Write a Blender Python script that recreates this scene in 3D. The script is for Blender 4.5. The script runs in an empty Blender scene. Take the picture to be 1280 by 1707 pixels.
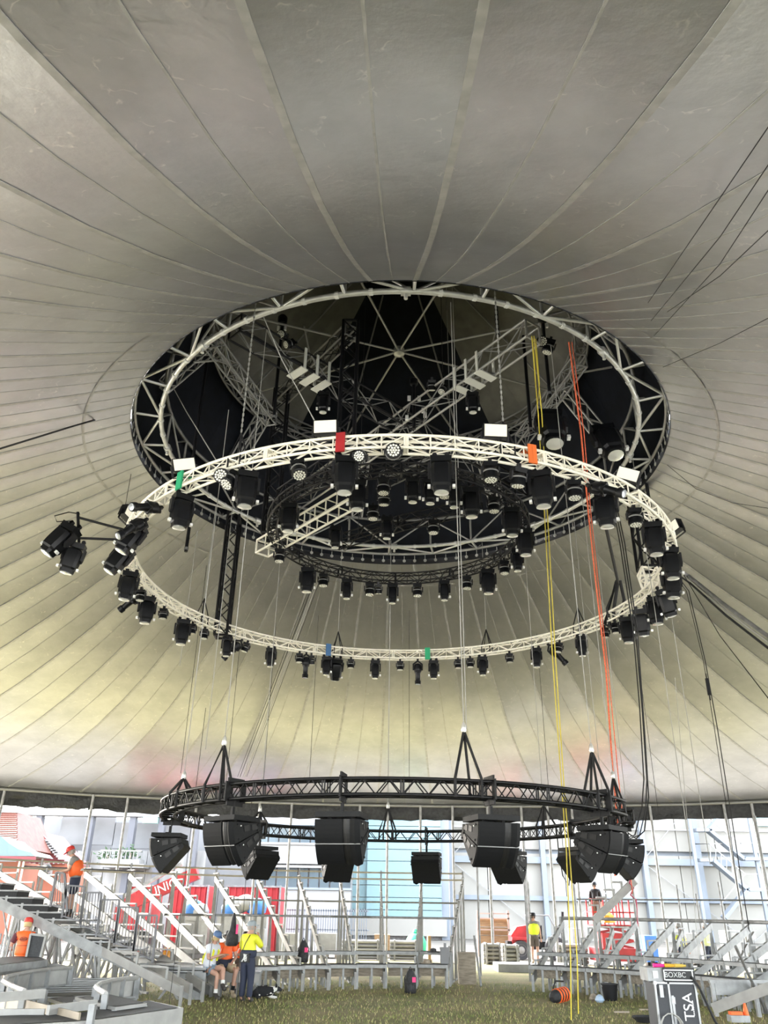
import bpy, bmesh, math, random
from mathutils import Vector, Matrix
import numpy as np

random.seed(7)
SC = bpy.context.scene
COL = SC.collection
PI = math.pi

# ------------------------------------------------------------------ camera
PITCH, ROLL, FPX = 0.4646, 0.0158, 1320.0
EYE = Vector((0, 0, 2.12))
_F = Vector((0, math.cos(PITCH), math.sin(PITCH)))
_U0 = Vector((0, -math.sin(PITCH), math.cos(PITCH)))
_R0 = Vector((1, 0, 0))
_R = math.cos(ROLL) * _R0 + math.sin(ROLL) * _U0
_U = -math.sin(ROLL) * _R0 + math.cos(ROLL) * _U0
cd = bpy.data.cameras.new('camera'); co = bpy.data.objects.new('camera', cd); COL.objects.link(co)
cd.sensor_fit = 'HORIZONTAL'; cd.sensor_width = 36.0; cd.lens = 36.0 * FPX / 1280.0
cd.clip_start = 0.05; cd.clip_end = 600
co.matrix_world = Matrix(((_R.x, _U.x, -_F.x, EYE.x), (_R.y, _U.y, -_F.y, EYE.y), (_R.z, _U.z, -_F.z, EYE.z), (0, 0, 0, 1)))
SC.camera = co

# ------------------------------------------------------------------ sky, sun, exposure
w = bpy.data.worlds.new('world'); SC.world = w; w.use_nodes = True
nt = w.node_tree; nt.nodes.clear()
sky = nt.nodes.new('ShaderNodeTexSky'); sky.sky_type = 'NISHITA'; sky.sun_disc = False
sky.sun_elevation = math.radians(35); sky.sun_rotation = math.radians(-49); sky.dust_density = 2.5; sky.air_density = 1.0
bg = nt.nodes.new('ShaderNodeBackground'); bg.inputs['Strength'].default_value = 0.46
out = nt.nodes.new('ShaderNodeOutputWorld')
hs_ = nt.nodes.new('ShaderNodeHueSaturation'); hs_.inputs['Saturation'].default_value = .35          # hazy, nearly white sky
nt.links.new(sky.outputs[0], hs_.inputs['Color']); nt.links.new(hs_.outputs[0], bg.inputs[0]); nt.links.new(bg.outputs[0], out.inputs[0])
sl = bpy.data.lights.new('sun', 'SUN'); sl.energy = 2.1; sl.angle = 0.01; sl.color = (1.0, 0.95, 0.86)
so = bpy.data.objects.new('sun', sl); COL.objects.link(so)
_sd = Vector((-0.66, 0.58, 0.62)).normalized()
so.rotation_euler = _sd.to_track_quat('Z', 'Y').to_euler()
so.location = (-10, 60, 60)
vs = SC.view_settings
vs.view_transform = 'Standard'; vs.look = 'None'; vs.gamma = 1.0; vs.use_curve_mapping = False
vs.exposure = 2.65

# ------------------------------------------------------------------ helpers
def ray(x, y):
    return _F + _R * ((x - 640) / FPX) + _U * ((853.5 - y) / FPX)
def atY(x, y, Y):
    d = ray(x, y); return EYE + d * (Y / d.y)
def atZ(x, y, z):
    d = ray(x, y); return EYE + d * ((z - EYE.z) / d.z)
def proj(p):
    d = Vector(p) - EYE; k = d.dot(_F)
    return 640 + FPX * d.dot(_R) / k, 853.5 - FPX * d.dot(_U) / k
XC, YC = 0.369, 18.5
def pol(deg, r, z):
    a = math.radians(deg); return Vector((XC + r * math.cos(a), YC + r * math.sin(a), z))
def ring_deg(x, y, r, z):
    """angle on the ring (r, z) that is seen closest to (x, y)"""
    best = (1e9, 0)
    for i in range(720):
        q = proj(pol(i * .5, r, z)); d = (q[0] - x) ** 2 + (q[1] - y) ** 2
        if d < best[0]: best = (d, i * .5)
    return best[1]

MATS = {}
def mat(name, col, rough=.5, metal=0., nscale=0, namt=.0, bump=0., spec=.5, stretch=None, col2=None, emit=None, alpha=None, trans=0):
    if name in MATS: return MATS[name]
    m = bpy.data.materials.new(name); m.use_nodes = True; t = m.node_tree; b = t.nodes['Principled BSDF']
    b.inputs['Base Color'].default_value = (*col, 1); b.inputs['Roughness'].default_value = rough
    b.inputs['Metallic'].default_value = metal; b.inputs['Specular IOR Level'].default_value = spec
    if trans: b.inputs['Transmission Weight'].default_value = trans
    if emit:
        b.inputs['Emission Color'].default_value = (*emit[0], 1); b.inputs['Emission Strength'].default_value = emit[1]
    if nscale:
        tc = t.nodes.new('ShaderNodeTexCoord'); mp = t.nodes.new('ShaderNodeMapping')
        if stretch: mp.inputs['Scale'].default_value = stretch
        n = t.nodes.new('ShaderNodeTexNoise'); n.inputs['Scale'].default_value = nscale; n.inputs['Detail'].default_value = 5
        t.links.new(tc.outputs['Object'], mp.inputs[0]); t.links.new(mp.outputs[0], n.inputs['Vector'])
        r = t.nodes.new('ShaderNodeValToRGB')
        c2 = col2 or tuple(min(1, c * (1 + namt)) for c in col)
        c1 = col if col2 else tuple(c * (1 - namt) for c in col)
        r.color_ramp.elements[0].position = .35; r.color_ramp.elements[1].position = .65
        r.color_ramp.elements[0].color = (*c1, 1); r.color_ramp.elements[1].color = (*c2, 1)
        t.links.new(n.outputs['Fac'], r.inputs[0]); t.links.new(r.outputs[0], b.inputs['Base Color'])
        if bump:
            bp = t.nodes.new('ShaderNodeBump'); bp.inputs['Strength'].default_value = bump; bp.inputs['Distance'].default_value = .05
            t.links.new(n.outputs['Fac'], bp.inputs['Height']); t.links.new(bp.outputs[0], b.inputs['Normal'])
    MATS[name] = m; return m

def frame(d, up=None):
    d = Vector(d).normalized()
    u = Vector(up) if up else (Vector((0, 0, 1)) if abs(d.z) < .95 else Vector((1, 0, 0)))
    x = d.cross(u).normalized(); y = x.cross(d).normalized()
    return x, y, d

def wpos(o):
    v = Vector((0, 0, 0))
    while o: v = v + o.location; o = o.parent
    return v

class MB:
    def __init__(s): s.v = []; s.f = []; s.mi = []
    def add(s, vs, fs, k=0):
        o = len(s.v); s.v += [tuple(a) for a in vs]; s.f += [tuple(i + o for i in f) for f in fs]; s.mi += [k] * len(fs); return s
    def tube(s, p, q, r, n=6, r2=None, k=0, caps=True):
        p = Vector(p); q = Vector(q); x, y, d = frame(q - p); r2 = r if r2 is None else r2
        vs = []
        for i in range(n):
            a = 2 * PI * i / n; c = x * math.cos(a) + y * math.sin(a)
            vs += [p + c * r, q + c * r2]
        fs = [(2 * i, 2 * i + 1, (2 * i + 3) % (2 * n), (2 * i + 2) % (2 * n)) for i in range(n)]
        if caps: fs += [tuple(2 * i for i in range(n)), tuple(2 * i + 1 for i in reversed(range(n)))]
        return s.add(vs, fs, k)
    def path(s, pts, r, n=6, closed=False, k=0):
        P = [Vector(p) for p in pts]; m = len(P); vs = []; fs = []
        for i, p in enumerate(P):
            a = P[(i - 1) % m] if (closed or i) else p; b = P[(i + 1) % m] if (closed or i < m - 1) else p
            x, y, d = frame(b - a); rr = r[i] if isinstance(r, (list, tuple)) else r
            for j in range(n):
                t = 2 * PI * j / n; vs.append(p + (x * math.cos(t) + y * math.sin(t)) * rr)
        for i in range(m if closed else m - 1):
            for j in range(n):
                a = i * n + j; b = i * n + (j + 1) % n; c = ((i + 1) % m) * n
                fs.append((a, b, c + (j + 1) % n, c + j))
        if not closed: fs += [tuple(range(n)), tuple((m - 1) * n + j for j in reversed(range(n)))]
        return s.add(vs, fs, k)
    def box(s, c, size, R=None, k=0, taper=1.0):
        c = Vector(c); hx, hy, hz = (a / 2 for a in size)
        vs = []
        for z in (-hz, hz):
            t = taper if z < 0 else 1.0
            for x, y in ((-hx, -hy), (hx, -hy), (hx, hy), (-hx, hy)):
                v = Vector((x * t, y * t, z)); vs.append(c + (R @ v if R else v))
        return s.add(vs, [(3, 2, 1, 0), (4, 5, 6, 7), (0, 1, 5, 4), (1, 2, 6, 5), (2, 3, 7, 6), (3, 0, 4, 7)], k)
    def bar(s, p, q, w_, h, k=0, up=None):
        p = Vector(p); q = Vector(q); x, y, d = frame(q - p, up); vs = []
        for e in (p, q):
            for a, b in ((-1, -1), (1, -1), (1, 1), (-1, 1)): vs.append(e + x * (a * w_ / 2) + y * (b * h / 2))
        return s.add(vs, [(0, 1, 2, 3), (7, 6, 5, 4), (0, 4, 5, 1), (1, 5, 6, 2), (2, 6, 7, 3), (3, 7, 4, 0)], k)
    def lathe(s, prof, n=14, M=None, k=0, sx=1., sy=1.):
        vs = []; m = len(prof)
        for r, z in prof:
            for i in range(n):
                a = 2 * PI * i / n; v = Vector((r * math.cos(a) * sx, r * math.sin(a) * sy, z)); vs.append(M @ v if M else v)
        fs = [(i * n + j, i * n + (j + 1) % n, (i + 1) * n + (j + 1) % n, (i + 1) * n + j) for i in range(m - 1) for j in range(n)]
        fs += [tuple(reversed(range(n))), tuple((m - 1) * n + j for j in range(n))]
        return s.add(vs, fs, k)
    def prism(s, poly, a, b, M=None, k=0):
        """poly in local (y,z), extruded along local x from a to b"""
        n = len(poly); vs = [Vector((a, y, z)) for y, z in poly] + [Vector((b, y, z)) for y, z in poly]
        if M: vs = [M @ v for v in vs]
        return s.add(vs, [tuple(reversed(range(n))), tuple(range(n, 2 * n))] + [(i, (i + 1) % n, n + (i + 1) % n, n + i) for i in range(n)], k)
    def mesh(s, name, m, smooth=None, off=None):
        me = bpy.data.meshes.new(name)
        vs = s.v if off is None else [(a - off[0], b - off[1], c - off[2]) for a, b, c in s.v]
        me.from_pydata(vs, [], s.f)
        for mm in (m if isinstance(m, (list, tuple)) else [m]): me.materials.append(mm)
        if any(s.mi): me.polygons.foreach_set('material_index', s.mi)
        me.update()
        bm = bmesh.new(); bm.from_mesh(me); bmesh.ops.recalc_face_normals(bm, faces=bm.faces); bm.to_mesh(me); bm.free()
        if smooth:
            me.polygons.foreach_set('use_smooth', [True] * len(me.polygons)); me.set_sharp_from_angle(angle=math.radians(smooth))
        return me
    def build(s, name, m, parent=None, smooth=None, local=False, loc=None):
        off = None
        if parent and not local: off = wpos(parent)
        if loc is not None: off = loc
        o = bpy.data.objects.new(name, s.mesh(name, m, smooth, off)); COL.objects.link(o)
        if parent: o.parent = parent
        if loc is not None: o.location = loc
        return o

def tag(o, label=None, cat=None, group=None, kind=None):
    if label: o['label'] = label
    if cat: o['category'] = cat
    if group: o['group'] = group
    if kind: o['kind'] = kind
    return o
def thing(name, label, cat, loc=(0, 0, 0), group=None, kind=None, rz=0):
    o = bpy.data.objects.new(name, None); COL.objects.link(o); o.location = loc; o.rotation_euler = (0, 0, rz)
    o.empty_display_size = .1
    return tag(o, label, cat, group, kind)
def copy_tree(o, parent=None):
    c = o.copy(); COL.objects.link(c)
    if parent: c.parent = parent
    for ch in o.children: copy_tree(ch, c)
    return c
def rod_mesh(m, n=6):
    key = '_rod_' + m.name
    me = bpy.data.meshes.get(key)
    if not me: me = MB().tube((0, 0, 0), (0, 0, 1), 1, n).mesh(key, m, smooth=60)
    return me
def rod(p, q, r, m, name, parent, off=None):
    """one straight tube as an object of its own; shares the unit-tube mesh of its material"""
    p = Vector(p); q = Vector(q); o = bpy.data.objects.new(name, rod_mesh(m)); COL.objects.link(o)
    if parent: o.parent = parent
    x, y, d = frame(q - p); L = (q - p).length
    if off is None: off = wpos(parent) if parent else Vector()
    P = p - off
    o.matrix_basis = Matrix(((x.x * r, y.x * r, d.x * L, P.x), (x.y * r, y.y * r, d.y * L, P.y), (x.z * r, y.z * r, d.z * L, P.z), (0, 0, 0, 1)))
    return o
def ordinal(i):
    w_ = ['first', 'second', 'third', 'fourth', 'fifth', 'sixth', 'seventh', 'eighth', 'ninth', 'tenth', 'eleventh', 'twelfth', 'thirteenth', 'fourteenth', 'fifteenth', 'sixteenth', 'seventeenth', 'eighteenth', 'nineteenth', 'twentieth']
    t = ['', '', 'twenty', 'thirty', 'forty', 'fifty', 'sixty', 'seventy', 'eighty', 'ninety']
    if i < 20: return w_[i]
    n = i + 1
    return (t[n // 10] + '-' + w_[n % 10 - 1]) if n % 10 else t[n // 10][:-1] + 'ieth'

def sag(p, q, s, n=10):
    p = Vector(p); q = Vector(q)
    return [p.lerp(q, i / n) - Vector((0, 0, s * 4 * (i / n) * (1 - i / n))) for i in range(n + 1)]

# ------------------------------------------------------------------ materials
M_FAB = mat('tent_fabric', (.36, .35, .33), .36, 1.0)
M_SEAM = mat('seam_fabric', (.42, .415, .40), .42, .62, nscale=6, namt=.12)
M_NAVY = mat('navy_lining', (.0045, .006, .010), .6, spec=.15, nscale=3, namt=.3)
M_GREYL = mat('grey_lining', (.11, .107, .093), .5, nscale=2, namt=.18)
M_VAL = mat('valance_black', (.016, .0165, .0165), .42, nscale=7, namt=.5, bump=.8)
M_CREAM = mat('cream_truss', (.88, .84, .72), .4, .0, nscale=3, namt=.05)
M_ALU = mat('grey_aluminium', (.38, .375, .355), .4, .35, nscale=4, namt=.15)
M_ALUD = mat('dull_aluminium', (.22, .22, .215), .45, .35, nscale=4, namt=.2)
M_SILV = mat('silver_truss', (.62, .62, .60), .35, .5, nscale=5, namt=.1)
M_BLK = mat('black_truss', (.007, .007, .0085), .42, .0, spec=.3, nscale=5, namt=.3)
M_BODY = mat('lamp_black', (.0035, .004, .0055), .4, spec=.28, nscale=8, namt=.25)
M_BODY2 = mat('lamp_charcoal', (.012, .012, .014), .45, spec=.3)
M_LENS = mat('lens_glass', (.86, .87, .82), .18, .55, spec=.8)  # pale base colour stands in for ground and sky mirrored in the lens
M_CELL = mat('led_cells', (.9, .88, .76), .25, .3, nscale=60, namt=.2)
M_WHITE = mat('white_clamp', (.82, .82, .80), .35, .2)
M_SPK = mat('speaker_black', (.0105, .011, .012), .6, spec=.25, nscale=30, namt=.15)
M_GRILL = mat('speaker_grille', (.0042, .0046, .0055), .65, spec=.2, nscale=160, namt=.5)
M_SPKD = mat('speaker_recess', (.0025, .0025, .003), .5)
M_FLOOD = mat('flood_glass', (.5, .485, .40), .3, .1, emit=((1, .93, .74), .10))
M_STRAP = mat('black_strap', (.006, .006, .007), .7)
M_WIRE = mat('steel_wire', (.36, .36, .34), .4, .4)
M_WROPE = mat('white_rope', (.36, .355, .33), .7)
M_DROPE = mat('dark_rope', (.012, .012, .013), .7)
M_YEL = mat('yellow_cable', (.62, .50, .05), .55)
M_ORA = mat('orange_rope', (.70, .13, .05), .6, nscale=40, namt=.3)
M_RED = mat('red_paint', (.36, .018, .022), .5, nscale=3, namt=.12)
M_GRN = mat('green_strap', (.02, .36, .16), .6)
M_BLUE = mat('blue_plastic', (.06, .20, .55), .5)
M_SEAT = mat('seat_aluminium', (.27, .275, .275), .45, .25, nscale=5, namt=.18)
M_SEATW = mat('white_steel', (.30, .295, .28), .45, .1, nscale=4, namt=.1)
M_GALV = mat('galvanised_steel', (.25, .25, .25), .45, .4, nscale=6, namt=.2)
M_TREAD = mat('dark_tread', (.022, .023, .025), .75, nscale=50, namt=.25)
M_PLY = mat('plywood', (.30, .19, .095), .65, nscale=2.5, namt=.2, stretch=(1, 1, 8))
M_WOOD = mat('grey_wood', (.33, .28, .22), .7, nscale=4, namt=.25, stretch=(1, 6, 6))
# ================================================================== ground
gm = bpy.data.materials.new('grass_ground'); gm.use_nodes = True
t = gm.node_tree; b = t.nodes['Principled BSDF']; b.inputs['Roughness'].default_value = .9; b.inputs['Specular IOR Level'].default_value = .1
tc = t.nodes.new('ShaderNodeTexCoord'); n1 = t.nodes.new('ShaderNodeTexNoise'); n1.inputs['Scale'].default_value = .55; n1.inputs['Detail'].default_value = 7
n2 = t.nodes.new('ShaderNodeTexNoise'); n2.inputs['Scale'].default_value = 18; n2.inputs['Detail'].default_value = 6
r1 = t.nodes.new('ShaderNodeValToRGB'); r2 = t.nodes.new('ShaderNodeValToRGB'); mx = t.nodes.new('ShaderNodeMix'); mx.data_type = 'RGBA'; mx.blend_type = 'MULTIPLY'
mx.inputs[0].default_value = .8
for r_, pr in ((r1, ((.33, (.285, .245, .155)), (.66, (.17, .18, .085)))), (r2, ((.3, (.55, .55, .5)), (.7, (1.25, 1.2, 1.1))))):
    for e, (p_, c_) in zip(r_.color_ramp.elements, pr): e.position = p_; e.color = (*c_, 1)
t.links.new(tc.outputs['Object'], n1.inputs['Vector']); t.links.new(tc.outputs['Object'], n2.inputs['Vector'])
t.links.new(n1.outputs['Fac'], r1.inputs[0]); t.links.new(n2.outputs['Fac'], r2.inputs[0])
t.links.new(r1.outputs[0], mx.inputs[6]); t.links.new(r2.outputs[0], mx.inputs[7]); t.links.new(mx.outputs[2], b.inputs['Base Color'])
g = MB()
N = 40
g.add([(XC + 29.5 * math.cos(i * PI / 36), YC + 23.5 * math.sin(i * PI / 36), 0) for i in range(72)], [tuple(range(72))])
tag(g.build('floor', gm), 'worn green and straw-coloured grass floor under the tent', 'ground', kind='structure')
pv = mat('bounce_paving', (.62, .60, .55), .85, nscale=1.2, namt=.12)  # unseen pale ground, added to bounce daylight up into the tent
tag(MB().add([(-160, -120, -.012), (160, -120, -.012), (160, 36, -.012), (-160, 36, -.012)], [(0, 1, 2, 3)]).build('added_bounce_yard', pv), 'pale paving added around the tent, unseen, to bounce light onto the roof', 'paving', kind='structure')
yd = mat('darkened_yard', (.12, .11, .09), .9, nscale=.6, namt=.2)  # ground colour darkened so less light bounces onto the far roof
tag(MB().add([(-160, 36, -.012), (160, 36, -.012), (160, 200, -.012), (-160, 200, -.012)], [(0, 1, 2, 3)]).build('darkened_yard', yd), 'yard ground behind the far seating, darkened to bounce less light', 'yard ground', kind='structure')
# blades of grass where the lawn is seen closest
gb = MB(); rg = random.Random(3)
for i in range(26000):
    Y = 17 + 13 * rg.random() ** 1.15; X = (rg.random() * 2 - 1) * 0.52 * Y + .2
    h = .025 + .05 * rg.random(); a = rg.random() * PI; c = Vector((math.cos(a) * .006, math.sin(a) * .006, 0)) * (1 + rg.random())
    l = Vector((rg.uniform(-.03, .03), rg.uniform(-.03, .03), h)); p = Vector((X, Y, -.002))
    gb.add([p - c, p + c, p + l], [(0, 1, 2)], rg.randrange(3))
tag(gb.build('grass', [mat('blade_green', (.24, .27, .08), .7, spec=.2), mat('blade_straw', (.46, .39, .19), .7, spec=.2), mat('blade_dark', (.15, .19, .05), .7, spec=.2)]), 'short worn grass blades on the tent floor', 'grass', kind='stuff')

# ================================================================== roof
t = M_FAB.node_tree; b = t.nodes['Principled BSDF']
tc = t.nodes.new('ShaderNodeTexCoord')
na = t.nodes.new('ShaderNodeTexNoise'); na.inputs['Scale'].default_value = .9; na.inputs['Detail'].default_value = 8; na.inputs['Roughness'].default_value = .65
nb = t.nodes.new('ShaderNodeTexNoise'); nb.inputs['Scale'].default_value = 6; nb.inputs['Detail'].default_value = 6
vo = t.nodes.new('ShaderNodeTexVoronoi'); vo.feature = 'DISTANCE_TO_EDGE'; vo.inputs['Scale'].default_value = .75
nd = t.nodes.new('ShaderNodeTexNoise'); nd.inputs['Scale'].default_value = 1.3; nd.inputs['Detail'].default_value = 4
va = t.nodes.new('ShaderNodeVectorMath'); va.operation = 'MULTIPLY_ADD'; va.inputs[1].default_value = (1.5, 1.5, 1.5)
t.links.new(tc.outputs['Object'], nd.inputs['Vector']); t.links.new(nd.outputs['Color'], va.inputs[0]); t.links.new(tc.outputs['Object'], va.inputs[2])
t.links.new(va.outputs[0], vo.inputs['Vector'])
for n_ in (na, nb): t.links.new(tc.outputs['Object'], n_.inputs['Vector'])
rr = t.nodes.new('ShaderNodeValToRGB'); rr.color_ramp.elements[0].position = .3; rr.color_ramp.elements[1].position = .72
rr.color_ramp.elements[0].color = (.41, .415, .425, 1); rr.color_ramp.elements[1].color = (.53, .535, .545, 1)
t.links.new(na.outputs['Fac'], rr.inputs[0])
rv = t.nodes.new('ShaderNodeValToRGB'); rv.color_ramp.elements[0].position = 0; rv.color_ramp.elements[1].position = .012
rv.color_ramp.elements[0].color = (1, 1, 1, 1); rv.color_ramp.elements[1].color = (0, 0, 0, 1)
t.links.new(vo.outputs['Distance'], rv.inputs[0])
ml = t.nodes.new('ShaderNodeMath'); ml.operation = 'MULTIPLY'
rn = t.nodes.new('ShaderNodeValToRGB'); rn.color_ramp.elements[0].position = .5; rn.color_ramp.elements[1].position = .62
t.links.new(nb.outputs['Fac'], rn.inputs[0]); t.links.new(rn.outputs[0], ml.inputs[0]); t.links.new(rv.outputs[0], ml.inputs[1])
mx = t.nodes.new('ShaderNodeMix'); mx.data_type = 'RGBA'; mx.inputs[7].default_value = (.64, .63, .61, 1)
t.links.new(ml.outputs[0], mx.inputs[0]); t.links.new(rr.outputs[0], mx.inputs[6]); t.links.new(mx.outputs[2], b.inputs['Base Color'])
bp = t.nodes.new('ShaderNodeBump'); bp.inputs['Strength'].default_value = .07; bp.inputs['Distance'].default_value = .1
t.links.new(nb.outputs['Fac'], bp.inputs['Height']); t.links.new(bp.outputs[0], b.inputs['Normal'])
TRANSL = .006                                                    # the cloth lets a little daylight through
tr = t.nodes.new('ShaderNodeBsdfTranslucent'); tr.inputs[0].default_value = (.30, .28, .25, 1)
ms = t.nodes.new('ShaderNodeMixShader'); ms.inputs[0].default_value = TRANSL
oo = t.nodes['Material Output']; t.links.new(b.outputs[0], ms.inputs[1]); t.links.new(tr.outputs[0], ms.inputs[2]); t.links.new(ms.outputs[0], oo.inputs[0])

R0, ZOPEN, ZEAVE = 6.96, 12.87, 6.62
AX, AY = 30.0, 22.0
def eave_r(deg):
    a = math.radians(deg); return 1 / math.hypot(math.cos(a) / AX, math.sin(a) / AY)
def roof_pt(deg, t, inset=0.):
    r1 = eave_r(deg); r = R0 + (r1 - R0) * t
    z = ZOPEN + (ZEAVE - ZOPEN) * (t + .27 * math.sin(PI * t) * (1 - .3 * t)) - inset
    return pol(deg, r, z)
NG = 52; DG = 360 / NG; OFF = 270 + 1.2
roof = thing('tent_roof', 'big grey fabric tent roof of radial gores rising to a round opening', 'tent roof', (XC, YC, 0), kind='structure')
TS = [0, .03, .07, .12, .18, .25, .33, .42, .52, .62, .72, .82, .91, 1]
for i in range(NG):
    a0 = OFF + i * DG; m = MB(); S = [0, .25, .5, .75, 1]; vs = []
    for tt in TS:
        for s_ in S:
            p = roof_pt(a0 + s_ * DG, tt); p.z += .055 * math.sin(PI * s_) * math.sin(PI * min(1, tt * 1.2)); vs.append(p)
    k = len(S)
    fs = [(a * k + c, a * k + c + 1, (a + 1) * k + c + 1, (a + 1) * k + c) for a in range(len(TS) - 1) for c in range(k - 1)]
    m.add(vs, fs).build('fabric_gore', M_FAB, roof, smooth=60)
    for half, wd, nm in ((0, .042, 'seam'), (.5, .014, 'thin_seam')):
        m = MB(); vs = []
        for tt in TS:
            a_ = a0 + half * DG; p = roof_pt(a_, tt, .012)
            if half: p.z += .055 * math.sin(PI * min(1, tt * 1.2))
            th = math.radians(a_); w_ = Vector((-math.sin(th), math.cos(th), 0)) * wd
            vs += [p - w_, p + w_, p - w_ + Vector((0, 0, .008)), p + w_ + Vector((0, 0, .008))]
        fs = []
        for a in range(len(TS) - 1):
            o = a * 4; fs += [(o, o + 1, o + 5, o + 4), (o, o + 4, o + 6, o + 2), (o + 1, o + 3, o + 7, o + 5)]
        m.add(vs, fs).build(nm, M_SEAM, roof)
for tt, wd in ((.045, .03),):                         # ring seams across the gores
    m = MB(); vs = []; n = 208
    for i in range(n):
        p0 = roof_pt(i * 360 / n, tt, .008); p1 = roof_pt(i * 360 / n, tt + wd / 12, .008); vs += [p0, p1]
    m.add(vs, [(2 * i, 2 * i + 1, (2 * i + 3) % (2 * n), (2 * i + 2) % (2 * n)) for i in range(n)]).build('ring_seam', M_SEAM, roof)
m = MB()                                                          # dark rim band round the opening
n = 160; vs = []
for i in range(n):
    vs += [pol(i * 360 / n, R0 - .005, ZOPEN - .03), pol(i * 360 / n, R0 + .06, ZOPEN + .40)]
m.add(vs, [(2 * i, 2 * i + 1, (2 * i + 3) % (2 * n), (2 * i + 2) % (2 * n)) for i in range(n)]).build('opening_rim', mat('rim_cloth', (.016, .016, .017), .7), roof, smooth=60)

# valance, eave rails
val = thing('trim_1', 'black wrinkled valance hanging along the tent eave', 'valance', (XC, YC, 0), kind='structure')
for k in range(26):
    m = MB(); vs = []; a0 = k * 360 / 26; nn = 14; rg = random.Random(k)
    for i in range(nn + 1):
        a = a0 + i * 360 / 26 / nn; r = eave_r(a)
        for j, dz in enumerate((.05, -.14, -.32, -.50, -.66)):
            z = ZEAVE + dz - (.06 * math.sin(PI * i / nn) if j else 0) + (rg.uniform(-.04, .04) if j else 0)
            vs.append(pol(a, r + (rg.uniform(-.07, .07) if 0 < i < nn and j else 0), z))
    m.add(vs, [(i * 5 + j, i * 5 + j + 1, i * 5 + j + 6, i * 5 + j + 5) for i in range(nn) for j in range(4)]).build('valance_panel', M_VAL, val, smooth=50)
rails = thing('trim_2', 'grey eave rails along the tent edge', 'rail', (XC, YC, 0), kind='structure')
for k in range(26):
    a = k * 360 / 26; b_ = (k + 1) * 360 / 26
    rod(pol(a, eave_r(a) - .12, ZEAVE - .06), pol(b_, eave_r(b_) - .12, ZEAVE - .06), .06, M_GALV, 'eave_rail', rails)
# side poles
pole_px = [8, 155, 214, 328, 433, 487, 600, 647, 700, 754, 812, 868, 912, 952, 1083, 1205, 1252]
names_ = [ordinal(i) for i in range(len(pole_px))]
for i, x in enumerate(pole_px):
    best = None
    for k in range(-300, 2200):
        a = k * .1; p = pol(a, eave_r(a) - .2, ZEAVE - .1)
        if p.y < 2: continue
        d = abs(proj(p)[0] - x)
        if best is None or d < best[0]: best = (d, a)
    p = pol(best[1], eave_r(best[1]) - .2, 0)
    po = thing('side_pole', 'grey steel side pole under the tent eave, %s from the left' % names_[i], 'pole', p, 'tent side poles')
    MB().tube(p, p + Vector((0, 0, ZEAVE - .05)), .062, 10).build('pole_tube', M_GALV, po, smooth=60)
    m = MB(); m.box(p + Vector((0, 0, .02)), (.3, .3, .04)); m.tube(p, p + Vector((0, 0, .3)), .075, 10); m.build('base_plate', M_GALV, po)
    MB().tube(p + Vector((0, 0, 2.6)), p + Vector((0, 0, 2.72)), .075, 10).build('coupler', M_ALUD, po)

def roof_hit(x, y, f=.94):
    """a point a little below the roof cloth along the line of sight through (x, y)"""
    d = ray(x, y).normalized(); t = 2.0
    while t < 60:
        p = EYE + d * t; r = math.hypot(p.x - XC, p.y - YC); g = math.degrees(math.atan2(p.y - YC, p.x - XC))
        if p.z > roof_pt(g, max(0, (r - R0) / (eave_r(g) - R0))).z: break
        t += .1
    return EYE + d * (t * f)
# ================================================================== cupola above the opening
UZ, UR = 16.5, 5.2                       # upper ring
cup = thing('cupola_lining', 'dark navy and grey cloth lining of the cupola above the opening', 'tent lining', (XC, YC, 0), kind='structure')
NGc = 24
for i in range(NGc):
    a0 = i * 15 - 7.5 + 90
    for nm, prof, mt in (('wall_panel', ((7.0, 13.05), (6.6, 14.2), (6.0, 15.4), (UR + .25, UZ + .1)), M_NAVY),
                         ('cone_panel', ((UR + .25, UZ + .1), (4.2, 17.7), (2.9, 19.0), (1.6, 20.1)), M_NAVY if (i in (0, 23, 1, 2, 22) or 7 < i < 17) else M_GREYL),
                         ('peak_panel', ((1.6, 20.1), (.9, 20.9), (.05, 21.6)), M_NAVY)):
        vs = [];
        for r, z in prof:
            for s_ in (0, .5, 1): vs.append(pol(a0 + s_ * 15, r * (1 if s_ != .5 else .995), z))
        fs = [(a * 3 + c, a * 3 + c + 1, a * 3 + c + 4, a * 3 + c + 3) for a in range(len(prof) - 1) for c in range(2)]
        MB().add(vs, fs).build(nm, mt, cup, smooth=60)
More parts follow.
